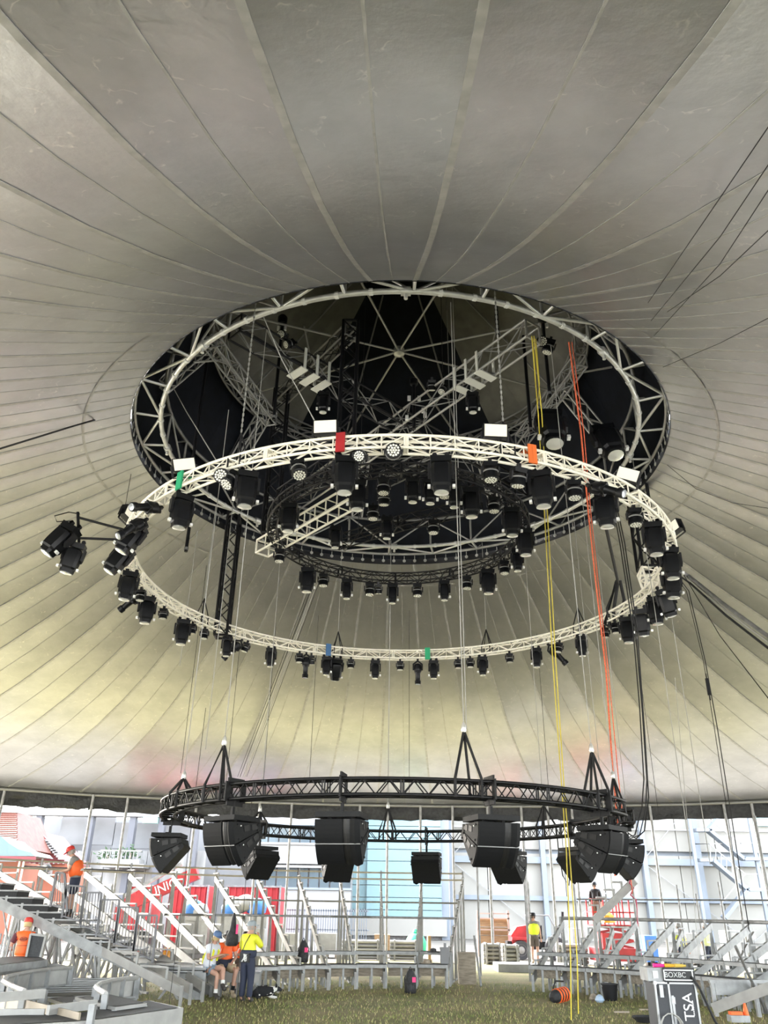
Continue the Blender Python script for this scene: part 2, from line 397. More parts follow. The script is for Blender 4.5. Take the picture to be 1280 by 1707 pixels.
# ================================================================== ring trusses
def lp(deg, r, z):
    a = math.radians(deg); return Vector((r * math.cos(a), r * math.sin(a), z))
def ring_truss(name, label, ro, ri, zt, zb, nseg, bays, rc, rb, m, skip=(), kind='zig', mb=None):
    """box-section circular truss; every segment is a part (its four curved chords), every brace a sub-part"""
    mb = mb or m
    root = thing(name, label, 'ring truss', (XC, YC, zb))
    h = zt - zb; da = 360 / nseg; db = da / bays
    def chords():
        c = MB(); n = 10
        for r in (ro, ri):
            for z in (0, h): c.path([lp(i * da / n, r, z) for i in range(n + 1)], rc, 8)
        for e in (0.25, da - .25):                               # end frames and couplers
            for z in (0, h): c.tube(lp(e, ro, z), lp(e, ri, z), rb * 1.3, 6)
            for r in (ro, ri): c.tube(lp(e, r, 0), lp(e, r, h), rb * 1.3, 6)
        return c.mesh('truss_segment', m, smooth=60)
    cm = chords()
    lat = MB()
    for k in range(bays):
        a = k * db; b_ = a + db
        for z in (0, h):
            lat.tube(lp(a, ro, z), lp(a, ri, z), rb, 5, caps=False)
        p, q = (lp(a, ro, h), lp(b_, ri, h)) if k % 2 else (lp(a, ri, h), lp(b_, ro, h)); lat.tube(p, q, rb, 5, caps=False)
        p, q = (lp(a, ri, 0), lp(b_, ro, 0)) if k % 2 else (lp(a, ro, 0), lp(b_, ri, 0)); lat.tube(p, q, rb, 5, caps=False)
    lm = lat.mesh('cross_lattice', mb)
    for s in range(nseg):
        if s in skip: continue
        seg = bpy.data.objects.new('truss_segment', cm); COL.objects.link(seg); seg.parent = root
        seg.rotation_euler = (0, 0, math.radians(s * da))
        l = bpy.data.objects.new('cross_lattice', lm); COL.objects.link(l); l.parent = seg; l['kind'] = 'stuff'
        for k in range(bays):
            a = k * db; b_ = a + db
            for r in (ro, ri):
                if kind == 'zig':
                    p, q = (lp(a, r, 0), lp(b_, r, h)) if k % 2 else (lp(a, r, h), lp(b_, r, 0))
                    rod(p, q, rb, mb, 'brace', seg, Vector())
                    if r == ro: rod(lp(a, r, 0), lp(a, r, h), rb, mb, 'upright', seg, Vector())
                else:
                    rod(lp(a, r, 0), lp((a + b_) / 2, r, h), rb, mb, 'brace', seg, Vector())
                    rod(lp((a + b_) / 2, r, h), lp(b_, r, 0), rb, mb, 'brace', seg, Vector())
    return root

WO, WI, WZT, WZB = 6.62, 6.39, 9.60, 9.35
ring_truss('ring_truss', 'cream circular lighting truss carrying moving lights below the roof opening', WO, WI, WZT, WZB, 16, 6, .028, .014, M_CREAM)
BO, BI, BZT, BZB = 5.0, 4.72, 4.03, 3.78
ring_truss('ring_truss', 'black circular truss low over the lawn carrying the loudspeakers', BO, BI, BZT, BZB, 24, 3, .028, .011, M_BLK, skip=(22,), kind='w')
NO, NI, NZT, NZB = 3.34, 3.10, 10.95, 10.70
ring_truss('ring_truss', 'small black circular truss full of moving lights in the middle of the opening', NO, NI, NZT, NZB, 12, 5, .024, .012, M_BLK)

# opening ring truss : heavy grey tubes
OI, OO, OZB, OZT = 6.27, 6.92, 13.22, 14.22
op = thing('opening_truss', 'heavy grey tube ring truss framing the roof opening', 'ring truss', (XC, YC, OZB))
nb_ = 28
for r, z, rad, nm, mm in ((OI, OZB, .062, 'inner_lower_chord', M_SILV), (OO, OZB, .05, 'outer_lower_chord', M_ALU), (OI, OZT, .05, 'inner_upper_chord', M_ALUD), (OO, OZT, .05, 'outer_upper_chord', M_ALUD)):
    MB().path([pol(i * 2.5, r, z) for i in range(144)], rad, 8, closed=True).build(nm, mm, op, smooth=60)
for i in range(nb_):
    a = i * 360 / nb_ + 1.5; b_ = a + 360 / nb_
    rod(pol(a, OI, OZB), pol(a, OO, OZB), .036, M_SILV, 'brace', op)
    p, q = (pol(a, OI, OZB), pol(b_, OO, OZB)) if i % 2 else (pol(a, OO, OZB), pol(b_, OI, OZB)); rod(p, q, .036, M_SILV, 'brace', op)
    rod(pol(a, OI, OZB), pol(a, OI, OZT), .034, M_ALU, 'upright', op); rod(pol(a, OO, OZB), pol(a, OO, OZT), .034, M_ALUD, 'upright', op)
    p, q = (pol(a, OI, OZB), pol(b_, OI, OZT)) if i % 2 else (pol(a, OI, OZT), pol(b_, OI, OZB)); rod(p, q, .028, M_ALU, 'brace', op)
    p, q = (pol(a, OO, OZB), pol(b_, OO, OZT)) if i % 2 else (pol(a, OO, OZT), pol(b_, OO, OZB)); rod(p, q, .028, M_ALUD, 'brace', op)
    rod(pol(a, OI, OZT), pol(a, OO, OZT), .03, M_ALUD, 'brace', op)
cp = MB()
for i in range(56):
    a = i * 360 / 56
    cp.path([pol(a - .35, OI, OZB), pol(a + .35, OI, OZB)], .075, 8)
cp.build('tape_wrap', mat('grey_tape', (.68, .68, .66), .5), op)
for i in range(8):
    a = i * 45 + 90; cp = MB(); c = pol(a, OI, OZB)
    cp.tube(pol(a - .9, OI, OZB), pol(a + .9, OI, OZB), .10, 10); cp.tube(c - Vector((0, 0, .2)), c, .04, 8); cp.build('joint_plate', M_SILV, op, smooth=60)
# hanging shackles along the lower rim
sh = MB(); sh.tube((0, 0, 0), (0, 0, -.16), .012, 5); sh.lathe([(.02, -.015), (.055, -.012), (.055, .012), (.02, .015)], 10, Matrix.Translation((0, 0, -.2)) @ Matrix.Rotation(PI / 2, 4, 'X'))
shm = sh.mesh('shackle', M_SILV)
for i in range(120):
    o = bpy.data.objects.new('shackle', shm); COL.objects.link(o); o.parent = op; o.location = pol(i * 3, OO + .02, OZB - .05) - op.location; o.rotation_euler = (0, 0, math.radians(i * 3 + 90))

# upper cupola ring and its lattice legs
ring_truss('ring_truss', 'upper grey ring truss at the foot of the cupola cone', UR + .1, UR - .25, UZ + .1, UZ - .35, 12, 3, .034, .02, M_ALUD, mb=M_ALUD)

def box_truss(name, label, p, q, wd, ht, rc, rb, m, bays=None, mb=None, up=None, group=None, kind='zig', single=True, cat='truss'):
    p = Vector(p); q = Vector(q); mb = mb or m; x, y, d = frame(q - p, up); L = (q - p).length
    root = thing(name, label, cat, p if single else p, group)
    bays = bays or max(3, int(L / (ht * 1.1)))
    cs = [(-1, -1), (1, -1), (1, 1), (-1, 1)]
    P = lambda c, t: p + d * (L * t) + x * (c[0] * wd / 2) + y * (c[1] * ht / 2)
    for c in cs: rod(P(c, 0), P(c, 1), rc, m, 'chord', root)
    for e in (0, 1):
        f = MB()
        for k in range(4): f.tube(P(cs[k], e), P(cs[(k + 1) % 4], e), rc * .9, 6)
        f.build('end_frame', m, root)
    for f in range(4):
        a, b_ = cs[f], cs[(f + 1) % 4]
        for k in range(bays):
            t0, t1 = k / bays, (k + 1) / bays
            if kind == 'ladder':
                rod(P(a, t0), P(b_, t0), rb, mb, 'rung', root)
            else:
                u, v = (a, b_) if (k + f) % 2 else (b_, a)
                rod(P(u, t0), P(v, t1), rb, mb, 'brace', root)
    return root

# legs between the opening ring and the upper ring
for i, a in enumerate((12, 57, 102, 147, 192, 237, 282, 327)):
    side = ['right side', 'far right', 'far side, right of the middle', 'far left', 'left side', 'near left', 'near side', 'near right'][i]
    box_truss('lattice_truss', 'grey lattice truss rising from opening ring to cupola ring, ' + side, pol(a, OI + .1, OZT + .1), pol(a, UR - .05, UZ - .45), .34, .3, .03, .016, M_ALU, group='cupola lattice trusses')
# tie tubes of the cupola top
tie = thing('cupola_top_frame', 'thin grey crossing tubes and struts high in the cupola', 'frame', (XC, YC, UZ))
hubp = pol(90, .3, UZ + .35)
for a in (20, 65, 110, 155, 200, 250, 290, 340): rod(pol(a, UR - .05, UZ + .05), hubp, .032, M_ALU, 'strut', tie)
for a in (20, 65, 110, 155): rod(pol(a, UR - .05, UZ + .1), pol(a, 1.5, 20.0), .03, M_ALUD, 'strut', tie)
for a, b_ in ((20, 65), (110, 155), (155, 200), (340, 20)): rod(pol(a, UR * .55, UZ + .2), pol(b_, UR * .55, UZ + .2), .026, M_ALUD, 'cross_tube', tie)
tm = MB(); tm.lathe([(.05, -.16), (.16, -.1), (.16, .1), (.05, .16)], 10, Matrix.Translation(hubp)); tm.build('hub', M_SILV, tie, smooth=40)

# crossing box trusses over the opening
ZX = 14.45
Xa0, Xa1 = atZ(392, 545, ZX), atZ(868, 818, ZX)
Xb0, Xb1 = atZ(888, 553, ZX), atZ(472, 848, ZX)
box_truss('box_truss', 'dark box truss crossing the opening from near left to far right', Xa0, Xa1, .46, .5, .03, .016, M_BLK, bays=16, mb=M_ALUD)
box_truss('box_truss', 'grey box truss crossing the opening from near right to far left', Xb0, Xb1, .46, .5, .034, .017, M_ALU, bays=16, mb=M_ALUD)
for tx, (A, B) in enumerate(((Xa0, Xa1), (Xb0, Xb1))):               # pale padding wrapped round the trusses
    for k, f in enumerate((.17, .205, .24)):
        c = A.lerp(B, f if tx == 0 else f - .03); x, y, d = frame(B - A); m = MB(); Rm = Matrix((x, d, y)).transposed()
        n = 4; pts = [c + x * (sx * .29) + y * (sy * .31) for sx, sy in ((-1, -1), (1, -1), (1, 1), (-1, 1))]
        for j in (0, 1, 3): m.bar(pts[j] , pts[(j + 1) % 4], .03, .22 if j == 0 else .07, up=d)
        tag(m.build('sling_wrap', mat('pale_sling', (.62, .62, .56), .6), loc=c), 'pale sling wrapped round the %s crossing truss, %s of three' % (('dark', 'grey')[tx], ordinal(k)), 'sling')
# node where the two cross
nc = atZ(690, 690, ZX)
nd_ = thing('truss_node', 'dark bracket with white clamps where the two crossing trusses meet', 'bracket', nc - Vector((0, 0, .5)))
MB().tube(nc - Vector((0, 0, .5)), nc + Vector((0, 0, 1.0)), .05, 8).build('post', M_BLK, nd_)
for dx, dz in ((-.14, .45), (.14, .45), (.25, .05), (-.2, -.2), (.3, -.1)):
    MB().box(nc + Vector((dx, -.1, dz)), (.09, .07, .14)).build('clamp', M_WHITE, nd_)
MB().lathe([(.03, -.1), (.11, -.06), (.12, .1), (.05, .16)], 10, Matrix.Translation(nc + Vector((0, 0, 1.05)))).build('lamp_head', M_BODY, nd_, smooth=40)

# the black portal (two towers, top and bottom beams)
T1t, T2t = atY(585, 540, 16.5), None
T2t = atY(470, 655, 19.6); T2t.z = T1t.z = (T1t.z + T2t.z) / 2
T1b = Vector((T1t.x, T1t.y, 11.2)); T2b = Vector((T2t.x, T2t.y, 11.2))
box_truss('tower_truss', 'tall black vertical truss tower near the middle of the opening', T1b, T1t, .38, .38, .042, .02, M_BLK)
box_truss('tower_truss', 'tall black vertical truss tower at the left of the opening', T2b, T2t, .38, .38, .042, .02, M_BLK)
box_truss('box_truss', 'grey box truss joining the tops of the two black towers', T1t - Vector((0, 0, .2)), T2t - Vector((0, 0, .2)), .34, .34, .028, .014, M_ALUD, mb=M_BLK)
ex = (T2b - T1b).normalized()
box_truss('ladder_truss', 'bright silver ladder truss slanting under the two black towers', atZ(592, 826, 10.9), atZ(438, 914, 10.9), .40, .38, .032, .018, M_CREAM, bays=9, kind='ladder')
box_truss('box_truss', 'black box truss lying just behind the silver ladder truss', atZ(600, 742, 12.0) , atZ(470, 828, 12.0), .34, .34, .024, .014, M_BLK)
box_truss('box_truss', 'black box truss in the lower right part of the opening', atZ(640, 800, 11.6), atZ(760, 742, 11.6), .3, .3, .022, .013, M_ALUD, mb=M_BLK)
box_truss('box_truss', 'black box truss inside the small ring, left half', atZ(560, 905, 11.2), atZ(668, 872, 11.2), .3, .3, .022, .013, M_BLK)
box_truss('box_truss', 'black box truss inside the small ring, right half', atZ(668, 872, 11.2), atZ(800, 842, 11.2), .3, .3, .022, .013, M_BLK)
box_truss('box_truss', 'dark box truss running along the left of the opening', atZ(352, 570, 14.0), atZ(452, 700, 14.0), .3, .34, .024, .014, M_ALUD, mb=M_ALUD)
box_truss('box_truss', 'dark box truss running along the right of the opening', atZ(968, 600, 14.0), atZ(868, 735, 14.0), .3, .34, .024, .014, M_ALUD, mb=M_ALUD)
# two hanging ladders on the cream ring
p = atY(369, 1062, 22.55); box_truss('hanging_truss', 'long black vertical truss hanging at the far left of the cream ring', (p.x, p.y, WZB - .12), (p.x, p.y, 15.0), .36, .36, .042, .02, M_BLK)
p = atY(1081, 951, 19.6)
box_truss('hanging_truss', 'long black vertical truss hanging at the right of the cream ring', (p.x, p.y, p.z + .05), (p.x, p.y, 15.4), .44, .44, .048, .022, M_BLK)
box_truss('silver_truss', 'short silver truss stub slanting under the right hanging truss', atY(1096, 999, 19.35), (p.x - .05, p.y - .02, p.z - .02), .40, .40, .036, .02, M_CREAM, bays=5)
# black drop pipes with a small lamp on top
for i, (x, y0, y1, z, hd) in enumerate(((470, 545, 700, 16.6, 1), (345, 600, 780, 15.6, 0), (872, 560, 720, 16.4, 0), (905, 540, 660, 16.2, 1), (318, 860, 920, 11.0, 0), (826, 500, 560, 15.8, 0))):
    p = atZ(x, y0, z); d1 = ray(x, y1); Y = p.y; zb = EYE.z + d1.z * Y / d1.y
    where = ['with a lamp on top, left of the dark tower', 'at the left side of the opening', 'at the right of the grey crossing truss', 'with a lamp on top, by the yellow cable', 'hanging below the left of the cream ring', 'near the upper rim of the opening'][i]
    dp = thing('drop_pipe', 'black drop pipe ' + where, 'pipe', (p.x, p.y, zb), 'black drop pipes')
    rod((p.x, p.y, zb), p, .045, M_BLK, 'pipe', dp)
    rod((p.x, p.y, zb + .05), (p.x, p.y, zb + .12), .06, M_ALUD, 'collar', dp)
    if hd:
        MB().lathe([(.04, -.16), (.13, -.1), (.14, .12), (.08, .2)], 12, Matrix.Translation(p + Vector((0, 0, .2)))).build('lamp_head', M_BODY, dp, smooth=40)
        for s in (-1, 1): MB().box(p + Vector((s * .1, 0, -.05)), (.06, .06, .14)).build('clamp', M_WHITE, dp)

# ================================================================== lights
def beam_proto(big=True):
    """hangs from the origin: clamps, base, yoke, head with lens"""
    s = 1.0 if big else .82; wd = .42 * s if big else .30; dp = .34 * s if big else .25
    r = thing('moving_light', None, None); cl = MB()
    for sx in (-1, 1):
        c = MB(); c.box((sx * .11 * s, 0, .0), (.05, .06, .1)); c.tube((sx * .11 * s, -.03, .02), (sx * .11 * s, .03, .02), .045, 8); c.build('clamp', M_BODY2, r, local=True)
    b_ = MB(); b_.box((0, 0, -.10 * s), (.38 * s, .26 * s, .11 * s), taper=.92); b_.box((0, 0, -.045 * s), (.30 * s, .2 * s, .03)); b_.build('base', M_BODY, r, local=True)
    for sx in (-1, 1):
        y = MB(); y.prism([(-.07 * s, -.15 * s), (.07 * s, -.15 * s), (.06 * s, -.40 * s), (0, -.46 * s), (-.06 * s, -.40 * s)], sx * wd / 2 - .02, sx * wd / 2 + .025); y.build('yoke_arm', M_BODY2, r, local=True)
    hd = MB(); w2 = wd / 2 - .03; d2 = dp / 2; c = .35
    def sec(k, z):
        a, b2 = w2 * k, d2 * k; e = c * min(a, b2)
        return [Vector((x, y, z)) for x, y in ((-a + e, -b2), (a - e, -b2), (a, -b2 + e), (a, b2 - e), (a - e, b2), (-a + e, b2), (-a, b2 - e), (-a, -b2 + e))]
    prof = ((.6, -.17 * s), (.92, -.20 * s), (1., -.26 * s), (1., -.48 * s), (.95, -.60 * s), (.78, -.64 * s), (.74, -.72 * s))
    vs = [v for k, z in prof for v in sec(k, z)]
    fs = [(i * 8 + j, i * 8 + (j + 1) % 8, (i + 1) * 8 + (j + 1) % 8, (i + 1) * 8 + j) for i in range(len(prof) - 1) for j in range(8)] + [tuple(range(8)), tuple(len(vs) - 8 + j for j in reversed(range(8)))]
    hd.add(vs, fs); h = hd.build('head', M_BODY, r, local=True, smooth=25)
    MB().lathe([(d2 * .60, -.715 * s), (d2 * .66, -.74 * s), (d2 * .5, -.75 * s), (.0, -.765 * s)], 14, sx=1.15).build('lens', M_LENS, h, local=True, smooth=40)
    for sx in (-1, 1):
        MB().box((sx * (wd / 2 + .005), -.03, -.62 * s), (.05, .07, .055)).build('corner_bumper', M_WHITE, r, local=True)
    return r
def wash_proto(small=False):
    s = .8 if small else 1.0
    r = thing('wash_light', None, None)
    c = MB(); c.box((0, 0, 0), (.06, .07, .1)); c.build('clamp', M_BODY2, r, local=True)
    MB().box((0, 0, -.09 * s), (.26 * s, .2 * s, .09 * s), taper=.9).build('base', M_BODY, r, local=True)
    for sx in (-1, 1): MB().prism([(-.05, -.12 * s), (.05, -.12 * s), (.04, -.27 * s), (-.04, -.27 * s)], sx * .15 * s - .015, sx * .15 * s + .015).build('yoke_arm', M_BODY2, r, local=True)
    h = MB().lathe([(.06 * s, -.15 * s), (.11 * s, -.17 * s), (.135 * s, -.24 * s), (.14 * s, -.36 * s), (.125 * s, -.375 * s)], 18).build('head', M_BODY, r, local=True, smooth=40)
    MB().lathe([(.143 * s, -.215 * s), (.147 * s, -.22 * s), (.147 * s, -.24 * s), (.143 * s, -.245 * s)], 18).build('band', M_ALUD, h, local=True, smooth=40)
    MB().lathe([(.128 * s, -.36 * s), (.128 * s, -.378 * s), (.02, -.384 * s)], 18).build('lens_plate', M_BODY2, h, local=True)
    ce = MB()
    for n_, rr_ in ((1, 0), (6, .045), (12, .092)):
        for k in range(n_):
            a = 2 * PI * k / n_; ce.lathe([(.021 * s, -.375 * s), (.021 * s, -.388 * s), (.008 * s, -.394 * s)], 7, Matrix.Translation((rr_ * s * math.cos(a), rr_ * s * math.sin(a), 0)))
    tag(ce.build('led_lenses', M_CELL, h, local=True), kind='stuff')
    return r
def profile_proto():
    r = thing('profile_spot', None, None)
    MB().box((0, 0, 0), (.06, .06, .1)).build('clamp', M_BODY2, r, local=True)
    y = MB()
    for sx in (-1, 1): y.bar((sx * .02, 0, -.03), (sx * .14, 0, -.12), .02, .05); y.bar((sx * .14, 0, -.11), (sx * .14, 0, -.32), .015, .05)
    y.build('yoke', M_BODY2, r, local=True)
    h = MB().lathe([(.05, .20), (.11, .16), (.125, .02), (.115, -.06), (.08, -.10), (.075, -.34), (.095, -.36), (.095, -.46), (.08, -.47)], 14, Matrix.Translation((0, 0, -.30))).build('barrel', M_BODY, r, local=True, smooth=40)
    MB().box((0, -.0, -.36), (.2, .2, .05)).build('gate', M_BODY2, h, local=True)
    MB().lathe([(.078, -.765), (.07, -.775), (.01, -.78)], 14).build('lens', mat('dark_lens', (.3, .32, .34), .12, .3), h, local=True)
    return r
def flood_proto():
    r = thing('flood_light', None, None)
    MB().box((0, 0, 0), (.44, .17, .26), taper=1).build('housing', M_BODY, r, local=True)
    MB().box((0, -.09, 0), (.40, .02, .22)).build('glass', M_FLOOD, r, local=True)
    g = MB()
    for i in range(7): g.box((-.18 + i * .06, .1, 0), (.012, .06, .22))
    g.build('cooling_fins', M_BODY2, r, local=True)
    y = MB()
    for sx in (-1, 1): y.bar((sx * .24, 0, 0), (sx * .24, 0, -.24), .015, .04)
    y.bar((-.24, 0, -.24), (.24, 0, -.24), .04, .015); y.build('bracket', M_BODY2, r, local=True)
    return r
PR = {'B': beam_proto(True), 'S': beam_proto(False), 'W': wash_proto(), 'w': wash_proto(True), 'P': profile_proto(), 'F': flood_proto()}
USED = set()
CATS = {'B': ('moving light', 'big black moving-head spotlight'), 'S': ('moving light', 'slim black moving-head spotlight'), 'W': ('wash light', 'round black LED wash light'),
        'w': ('wash light', 'small round black wash light'), 'P': ('profile spot', 'long black profile spotlight'), 'F': ('flood light', 'lit rectangular flood lamp')}
def put_light(k, loc, rz, tilt, roll, label, group):
    o = PR[k] if k not in USED else copy_tree(PR[k]); USED.add(k)
    o.location = loc; o.rotation_euler = (tilt, roll, rz); tag(o, label, CATS[k][0], group); return o
def hang(items, r, z, where, group, drop=.06):
    """items: (x_px, y_px of ring there, kind, tilt, roll, heading offset)"""
    cnt = {}
    srt = sorted(items, key=lambda i: i[0])
    tot = {}
    for it in srt: tot[it[2]] = tot.get(it[2], 0) + 1
    for x, y, k, tilt, roll, dz in srt:
        a = ring_deg(x, y, r, z); i = cnt.get(k, 0); cnt[k] = i + 1
        nth = ordinal(i) + ' from left' if tot[k] > 1 else 'the only one there'
        lean = 'tilted ' if abs(tilt) + abs(roll) > .3 else ''
        put_light(k, pol(a, r, z - drop), dz, tilt, roll, '%s%s, %s, %s' % (lean, CATS[k][1], where, nth), group)

# cream ring, near arc (high in the picture) and far arc (low)
near = [(305, 812, 'B', 0, .0, .6), (413, 772, 'B', 0, 0, .3), (578, 748, 'B', 0, 0, 0.05), (733, 746, 'B', 0, 0, -.05), (902, 770, 'B', 0, .0, -.3), (1015, 800, 'B', 0, .05, -.5),
        (1100, 850, 'B', 0, 0, -.2), (1133, 902, 'B', 0, 0, -.1), (1135, 948, 'B', 0, 0, 0), (226, 862, 'B', -.1, .45, 0), (200, 903, 'B', -.1, .5, 0), (207, 955, 'B', 0, .1, .2),
        (492, 752, 'W', -.35, -.2, 0), (653, 742, 'W', -1.25, 0, 0), (372, 778, 'W', -1.15, .2, 0), (395, 776, 'W', -.4, .5, 0), (818, 750, 'W', 0, 0, 0), (865, 758, 'W', .2, 0, .4), (960, 780, 'W', 0, 0, 0), (1064, 830, 'W', 0, 0, 0),
        (262, 832, 'P', -.9, .9, 0), (230, 850, 'P', -.5, .6, 0), (985, 795, 'P', -.6, -.9, 0), (600, 748, 'w', -1.0, .2, 0)]
far = [(238, 1003, 'B', 0, 0, .4), (302, 1037, 'B', 0, 0, .3), (378, 1062, 'S', 0, 0, .2), (452, 1082, 'S', 0, 0, 0), (545, 1096, 'S', 0, 0, 0), (625, 1100, 'S', 0, 0, 0), (722, 1100, 'S', 0, 0, 0), (803, 1094, 'S', 0, 0, 0), (895, 1083, 'S', 0, 0, 0), (969, 1063, 'S', 0, 0, 0),
       (1046, 1032, 'B', 0, 0, -.3), (1073, 1020, 'B', .25, 0, -.4), (1100, 1003, 'B', 0, 0, -.3), (1122, 990, 'B', .3, -.2, -.3), (562, 1098, 'B', .5, 0, .2),
       (269, 1018, 'w', 0, 0, 0), (318, 1042, 'w', 0, 0, 0), (341, 1048, 'w', 0, 0, 0), (412, 1072, 'w', 0, .3, 0), (498, 1090, 'w', 0, 0, 0), (520, 1093, 'w', .3, 0, 0), (585, 1098, 'w', 0, 0, 0), (667, 1100, 'w', 0, 0, 0), (762, 1097, 'w', 0, 0, 0), (784, 1095, 'w', 0, 0, 0), (849, 1088, 'w', 0, 0, 0),
       (933, 1073, 'w', 0, .2, 0), (1010, 1048, 'w', 0, 0, 0), (1028, 1041, 'w', 0, 0, 0), (1120, 955, 'w', 0, 0, 0), (228, 985, 'w', 0, 0, 0),
       (222, 1000, 'P', .2, .9, 0), (402, 1070, 'P', 0, .7, 0), (511, 1091, 'P', 0, 0, 0), (697, 1099, 'P', 0, 0, 0), (915, 1078, 'P', 0, -.7, 0)]
hang(near, (WO + WI) / 2 - .05, WZB, 'near arc of cream ring', 'lights on the near arc of the cream ring')
hang(far, (WO + WI) / 2 + .0, WZB, 'far arc of cream ring', 'lights on the far arc of the cream ring')
inn_n = [(597, 800, 'B', 0, 0, .1), (688, 790, 'S', 0, 0, 0), (717, 792, 'S', 0, 0, 0), (784, 808, 'B', 0, 0, -.1), (757, 800, 'S', 0, 0, 0), (640, 795, 'W', 0, 0, 0), (740, 797, 'W', 0, 0, 0), (820, 828, 'W', 0, 0, 0), (845, 850, 'B', 0, 0, 0), (853, 880, 'B', 0, 0, 0), (505, 865, 'B', 0, 0, 0), (497, 885, 'W', 0, 0, 0)]
inn_f = [(521, 925, 'B', 0, 0, 0), (545, 935, 'W', 0, 0, 0), (581, 948, 'S', 0, 0, 0), (618, 954, 'W', 0, 0, 0), (632, 955, 'w', .3, 0, 0), (655, 957, 'S', 0, 0, 0), (694, 957, 'W', 0, 0, 0), (738, 953, 'S', 0, 0, 0), (775, 945, 'W', 0, 0, 0), (806, 932, 'B', 0, 0, 0), (829, 915, 'W', 0, 0, 0), (848, 902, 'S', 0, 0, 0)]
hang(inn_n, 3.2, NZB, 'near half of small black ring', 'lights on the small black ring')
hang(inn_f, 3.2, NZB, 'far half of small black ring', 'lights on the small black ring')
# lights on the inner trusses
for i, (x, y, k, tl, rl, wh) in enumerate(((622, 842, 'W', 0, 0, 'left of centre'), (645, 862, 'S', 0, 0, 'under the middle'), (722, 866, 'W', 0, 0, 'right of the middle'), (640, 816, 'W', .2, 0, 'at the upper left'), (560, 878, 'S', 0, 0, 'at the left end'))):
    put_light(k, atZ(x, y, 11.0), 0, tl, rl, '%s on trusses inside the small ring, %s' % (CATS[k][1], wh), 'lights inside the small ring')
for i, (x, y, z, k, tl, rl, sc, wh) in enumerate(((913, 690, 13.0, 'B', -.35, 0, 1.6, 'left of the pair at the right of the opening'), (1000, 715, 13.0, 'B', -.4, -.15, 1.55, 'right of the pair at the right of the opening'), (540, 655, 14.0, 'S', 0, 0, 1, 'under the dark crossing truss'),
        (787, 655, 14.0, 'S', 0, 0, 1, 'under the grey crossing truss'), (475, 560, 14.9, 'w', -1, .4, 1, 'on the near left of the dark crossing truss'), (492, 572, 14.7, 'w', -.5, .9, 1, 'beside the drop pipe on the dark crossing truss'), (720, 632, 14.9, 'w', .4, 0, 1, 'on top of the grey crossing truss'),
        (740, 644, 14.8, 'w', -.4, .3, 1, 'on the grey crossing truss, lower one'), (895, 572, 14.6, 'W', -1, -.3, 1, 'at the near right end of the grey crossing truss'), (918, 565, 14.6, 'W', .2, .3, 1, 'beside the yellow cable at the grey crossing truss'))):
    o = put_light(k, atZ(x, y, z), 0, tl, rl, '%s, %s' % (CATS[k][1], wh), 'lights hung high in the opening'); o.scale = (sc,) * 3
# flood lamps
fl = [(540, 718, .25, 0, -.12), (825, 718, .25, 0, .05), (302, 775, .25, -.3, .3), (1056, 787, .25, .45, -.3), (207, 858, .1, .2, 1.2), (1142, 882, .1, -.2, -1.1)]
for i, (x, y, tl, rl, rz) in enumerate(fl):
    a = ring_deg(x, y + 12, WO, WZT); p = pol(a, WO, WZT + .22)
    put_light('F', p, rz, tl, rl, 'pale rectangular flood lamp on the cream ring, ' + ['left of the red strap', 'right of the middle', 'over the green strap at the left', 'over the right side', 'facing away at the left end', 'facing away at the right end'][i], 'flood lamps on the cream ring')
# coloured straps
for x, y, mm, nm, lb in ((567, 738, M_RED, 'red_strap', 'red strap sheet hanging over the near arc of the cream ring'), (886, 757, mat('orange_strap', (.75, .16, .03), .6), 'orange_strap', 'orange strap hanging over the cream ring right of centre'),
                         (303, 805, M_GRN, 'green_strap', 'green strap tied on the left of the cream ring'), (713, 1090, M_GRN, 'green_strap', 'green strap tied on the far arc of the cream ring'), (547, 1084, mat('blue_strap', (.05, .14, .3), .6), 'blue_strap', 'dark blue strap tied on the far arc of the cream ring')):
    a = ring_deg(x, y, WO if y < 1000 else WI, (WZT + WZB) / 2); rr_ = WO + .05 if y < 1000 else WI - .05
    c = pol(a, rr_, (WZT + WZB) / 2); m = MB(); al = math.radians(a); tn = Vector((-math.sin(al), math.cos(al), 0))
    for k in range(2): m.bar(pol(a, rr_, WZB - .08) + tn * (k * .08 - .04), pol(a, rr_, WZT + .06) + tn * (k * .08 - .04), .025 + .012 * k, .085, up=tn)
    m.bar(pol(a, rr_, WZT + .04), pol(a, 2 * 6.505 - rr_, WZT + .04), .13, .02, up=Vector((0, 0, 1)))
    tag(m.build(nm, mm, loc=c), lb, 'strap')

# outrigger lamp at the left of the cream ring
a0 = ring_deg(205, 900, WO, WZB); pb = pol(a0, WO, WZB)
tip = atY(128, 862, pb.y - .2); tipb = atY(133, 897, pb.y - .2)
og = thing('outrigger', 'black outrigger bars reaching out left from the cream ring', 'bracket', tip)
rod(tip, pol(a0, WO - .15, WZT - .02), .03, M_BLK, 'bar', og); rod(tipb, pol(a0, WO - .1, WZB + .02), .03, M_BLK, 'bar', og)
rod(tip + Vector((0, 0, .12)), tipb - Vector((0, 0, .1)), .035, M_BLK, 'post', og)
MB().path([tip + Vector((.05, 0, .08)), tip + Vector((-.2, 0, .12)), tip + Vector((-.5, 0, .02)), tip + Vector((-.42, 0, -.12)), tip + Vector((-.1, 0, -.1))], .014, 5).build('loose_cable', M_BLK, og)
o = put_light('B', tipb + Vector((-.12, -.1, .25)), -.3, -.25, .55, 'big black moving-head spotlight on the outrigger, upper tilted one', 'lights on the outrigger'); o.scale = (1.15,) * 3
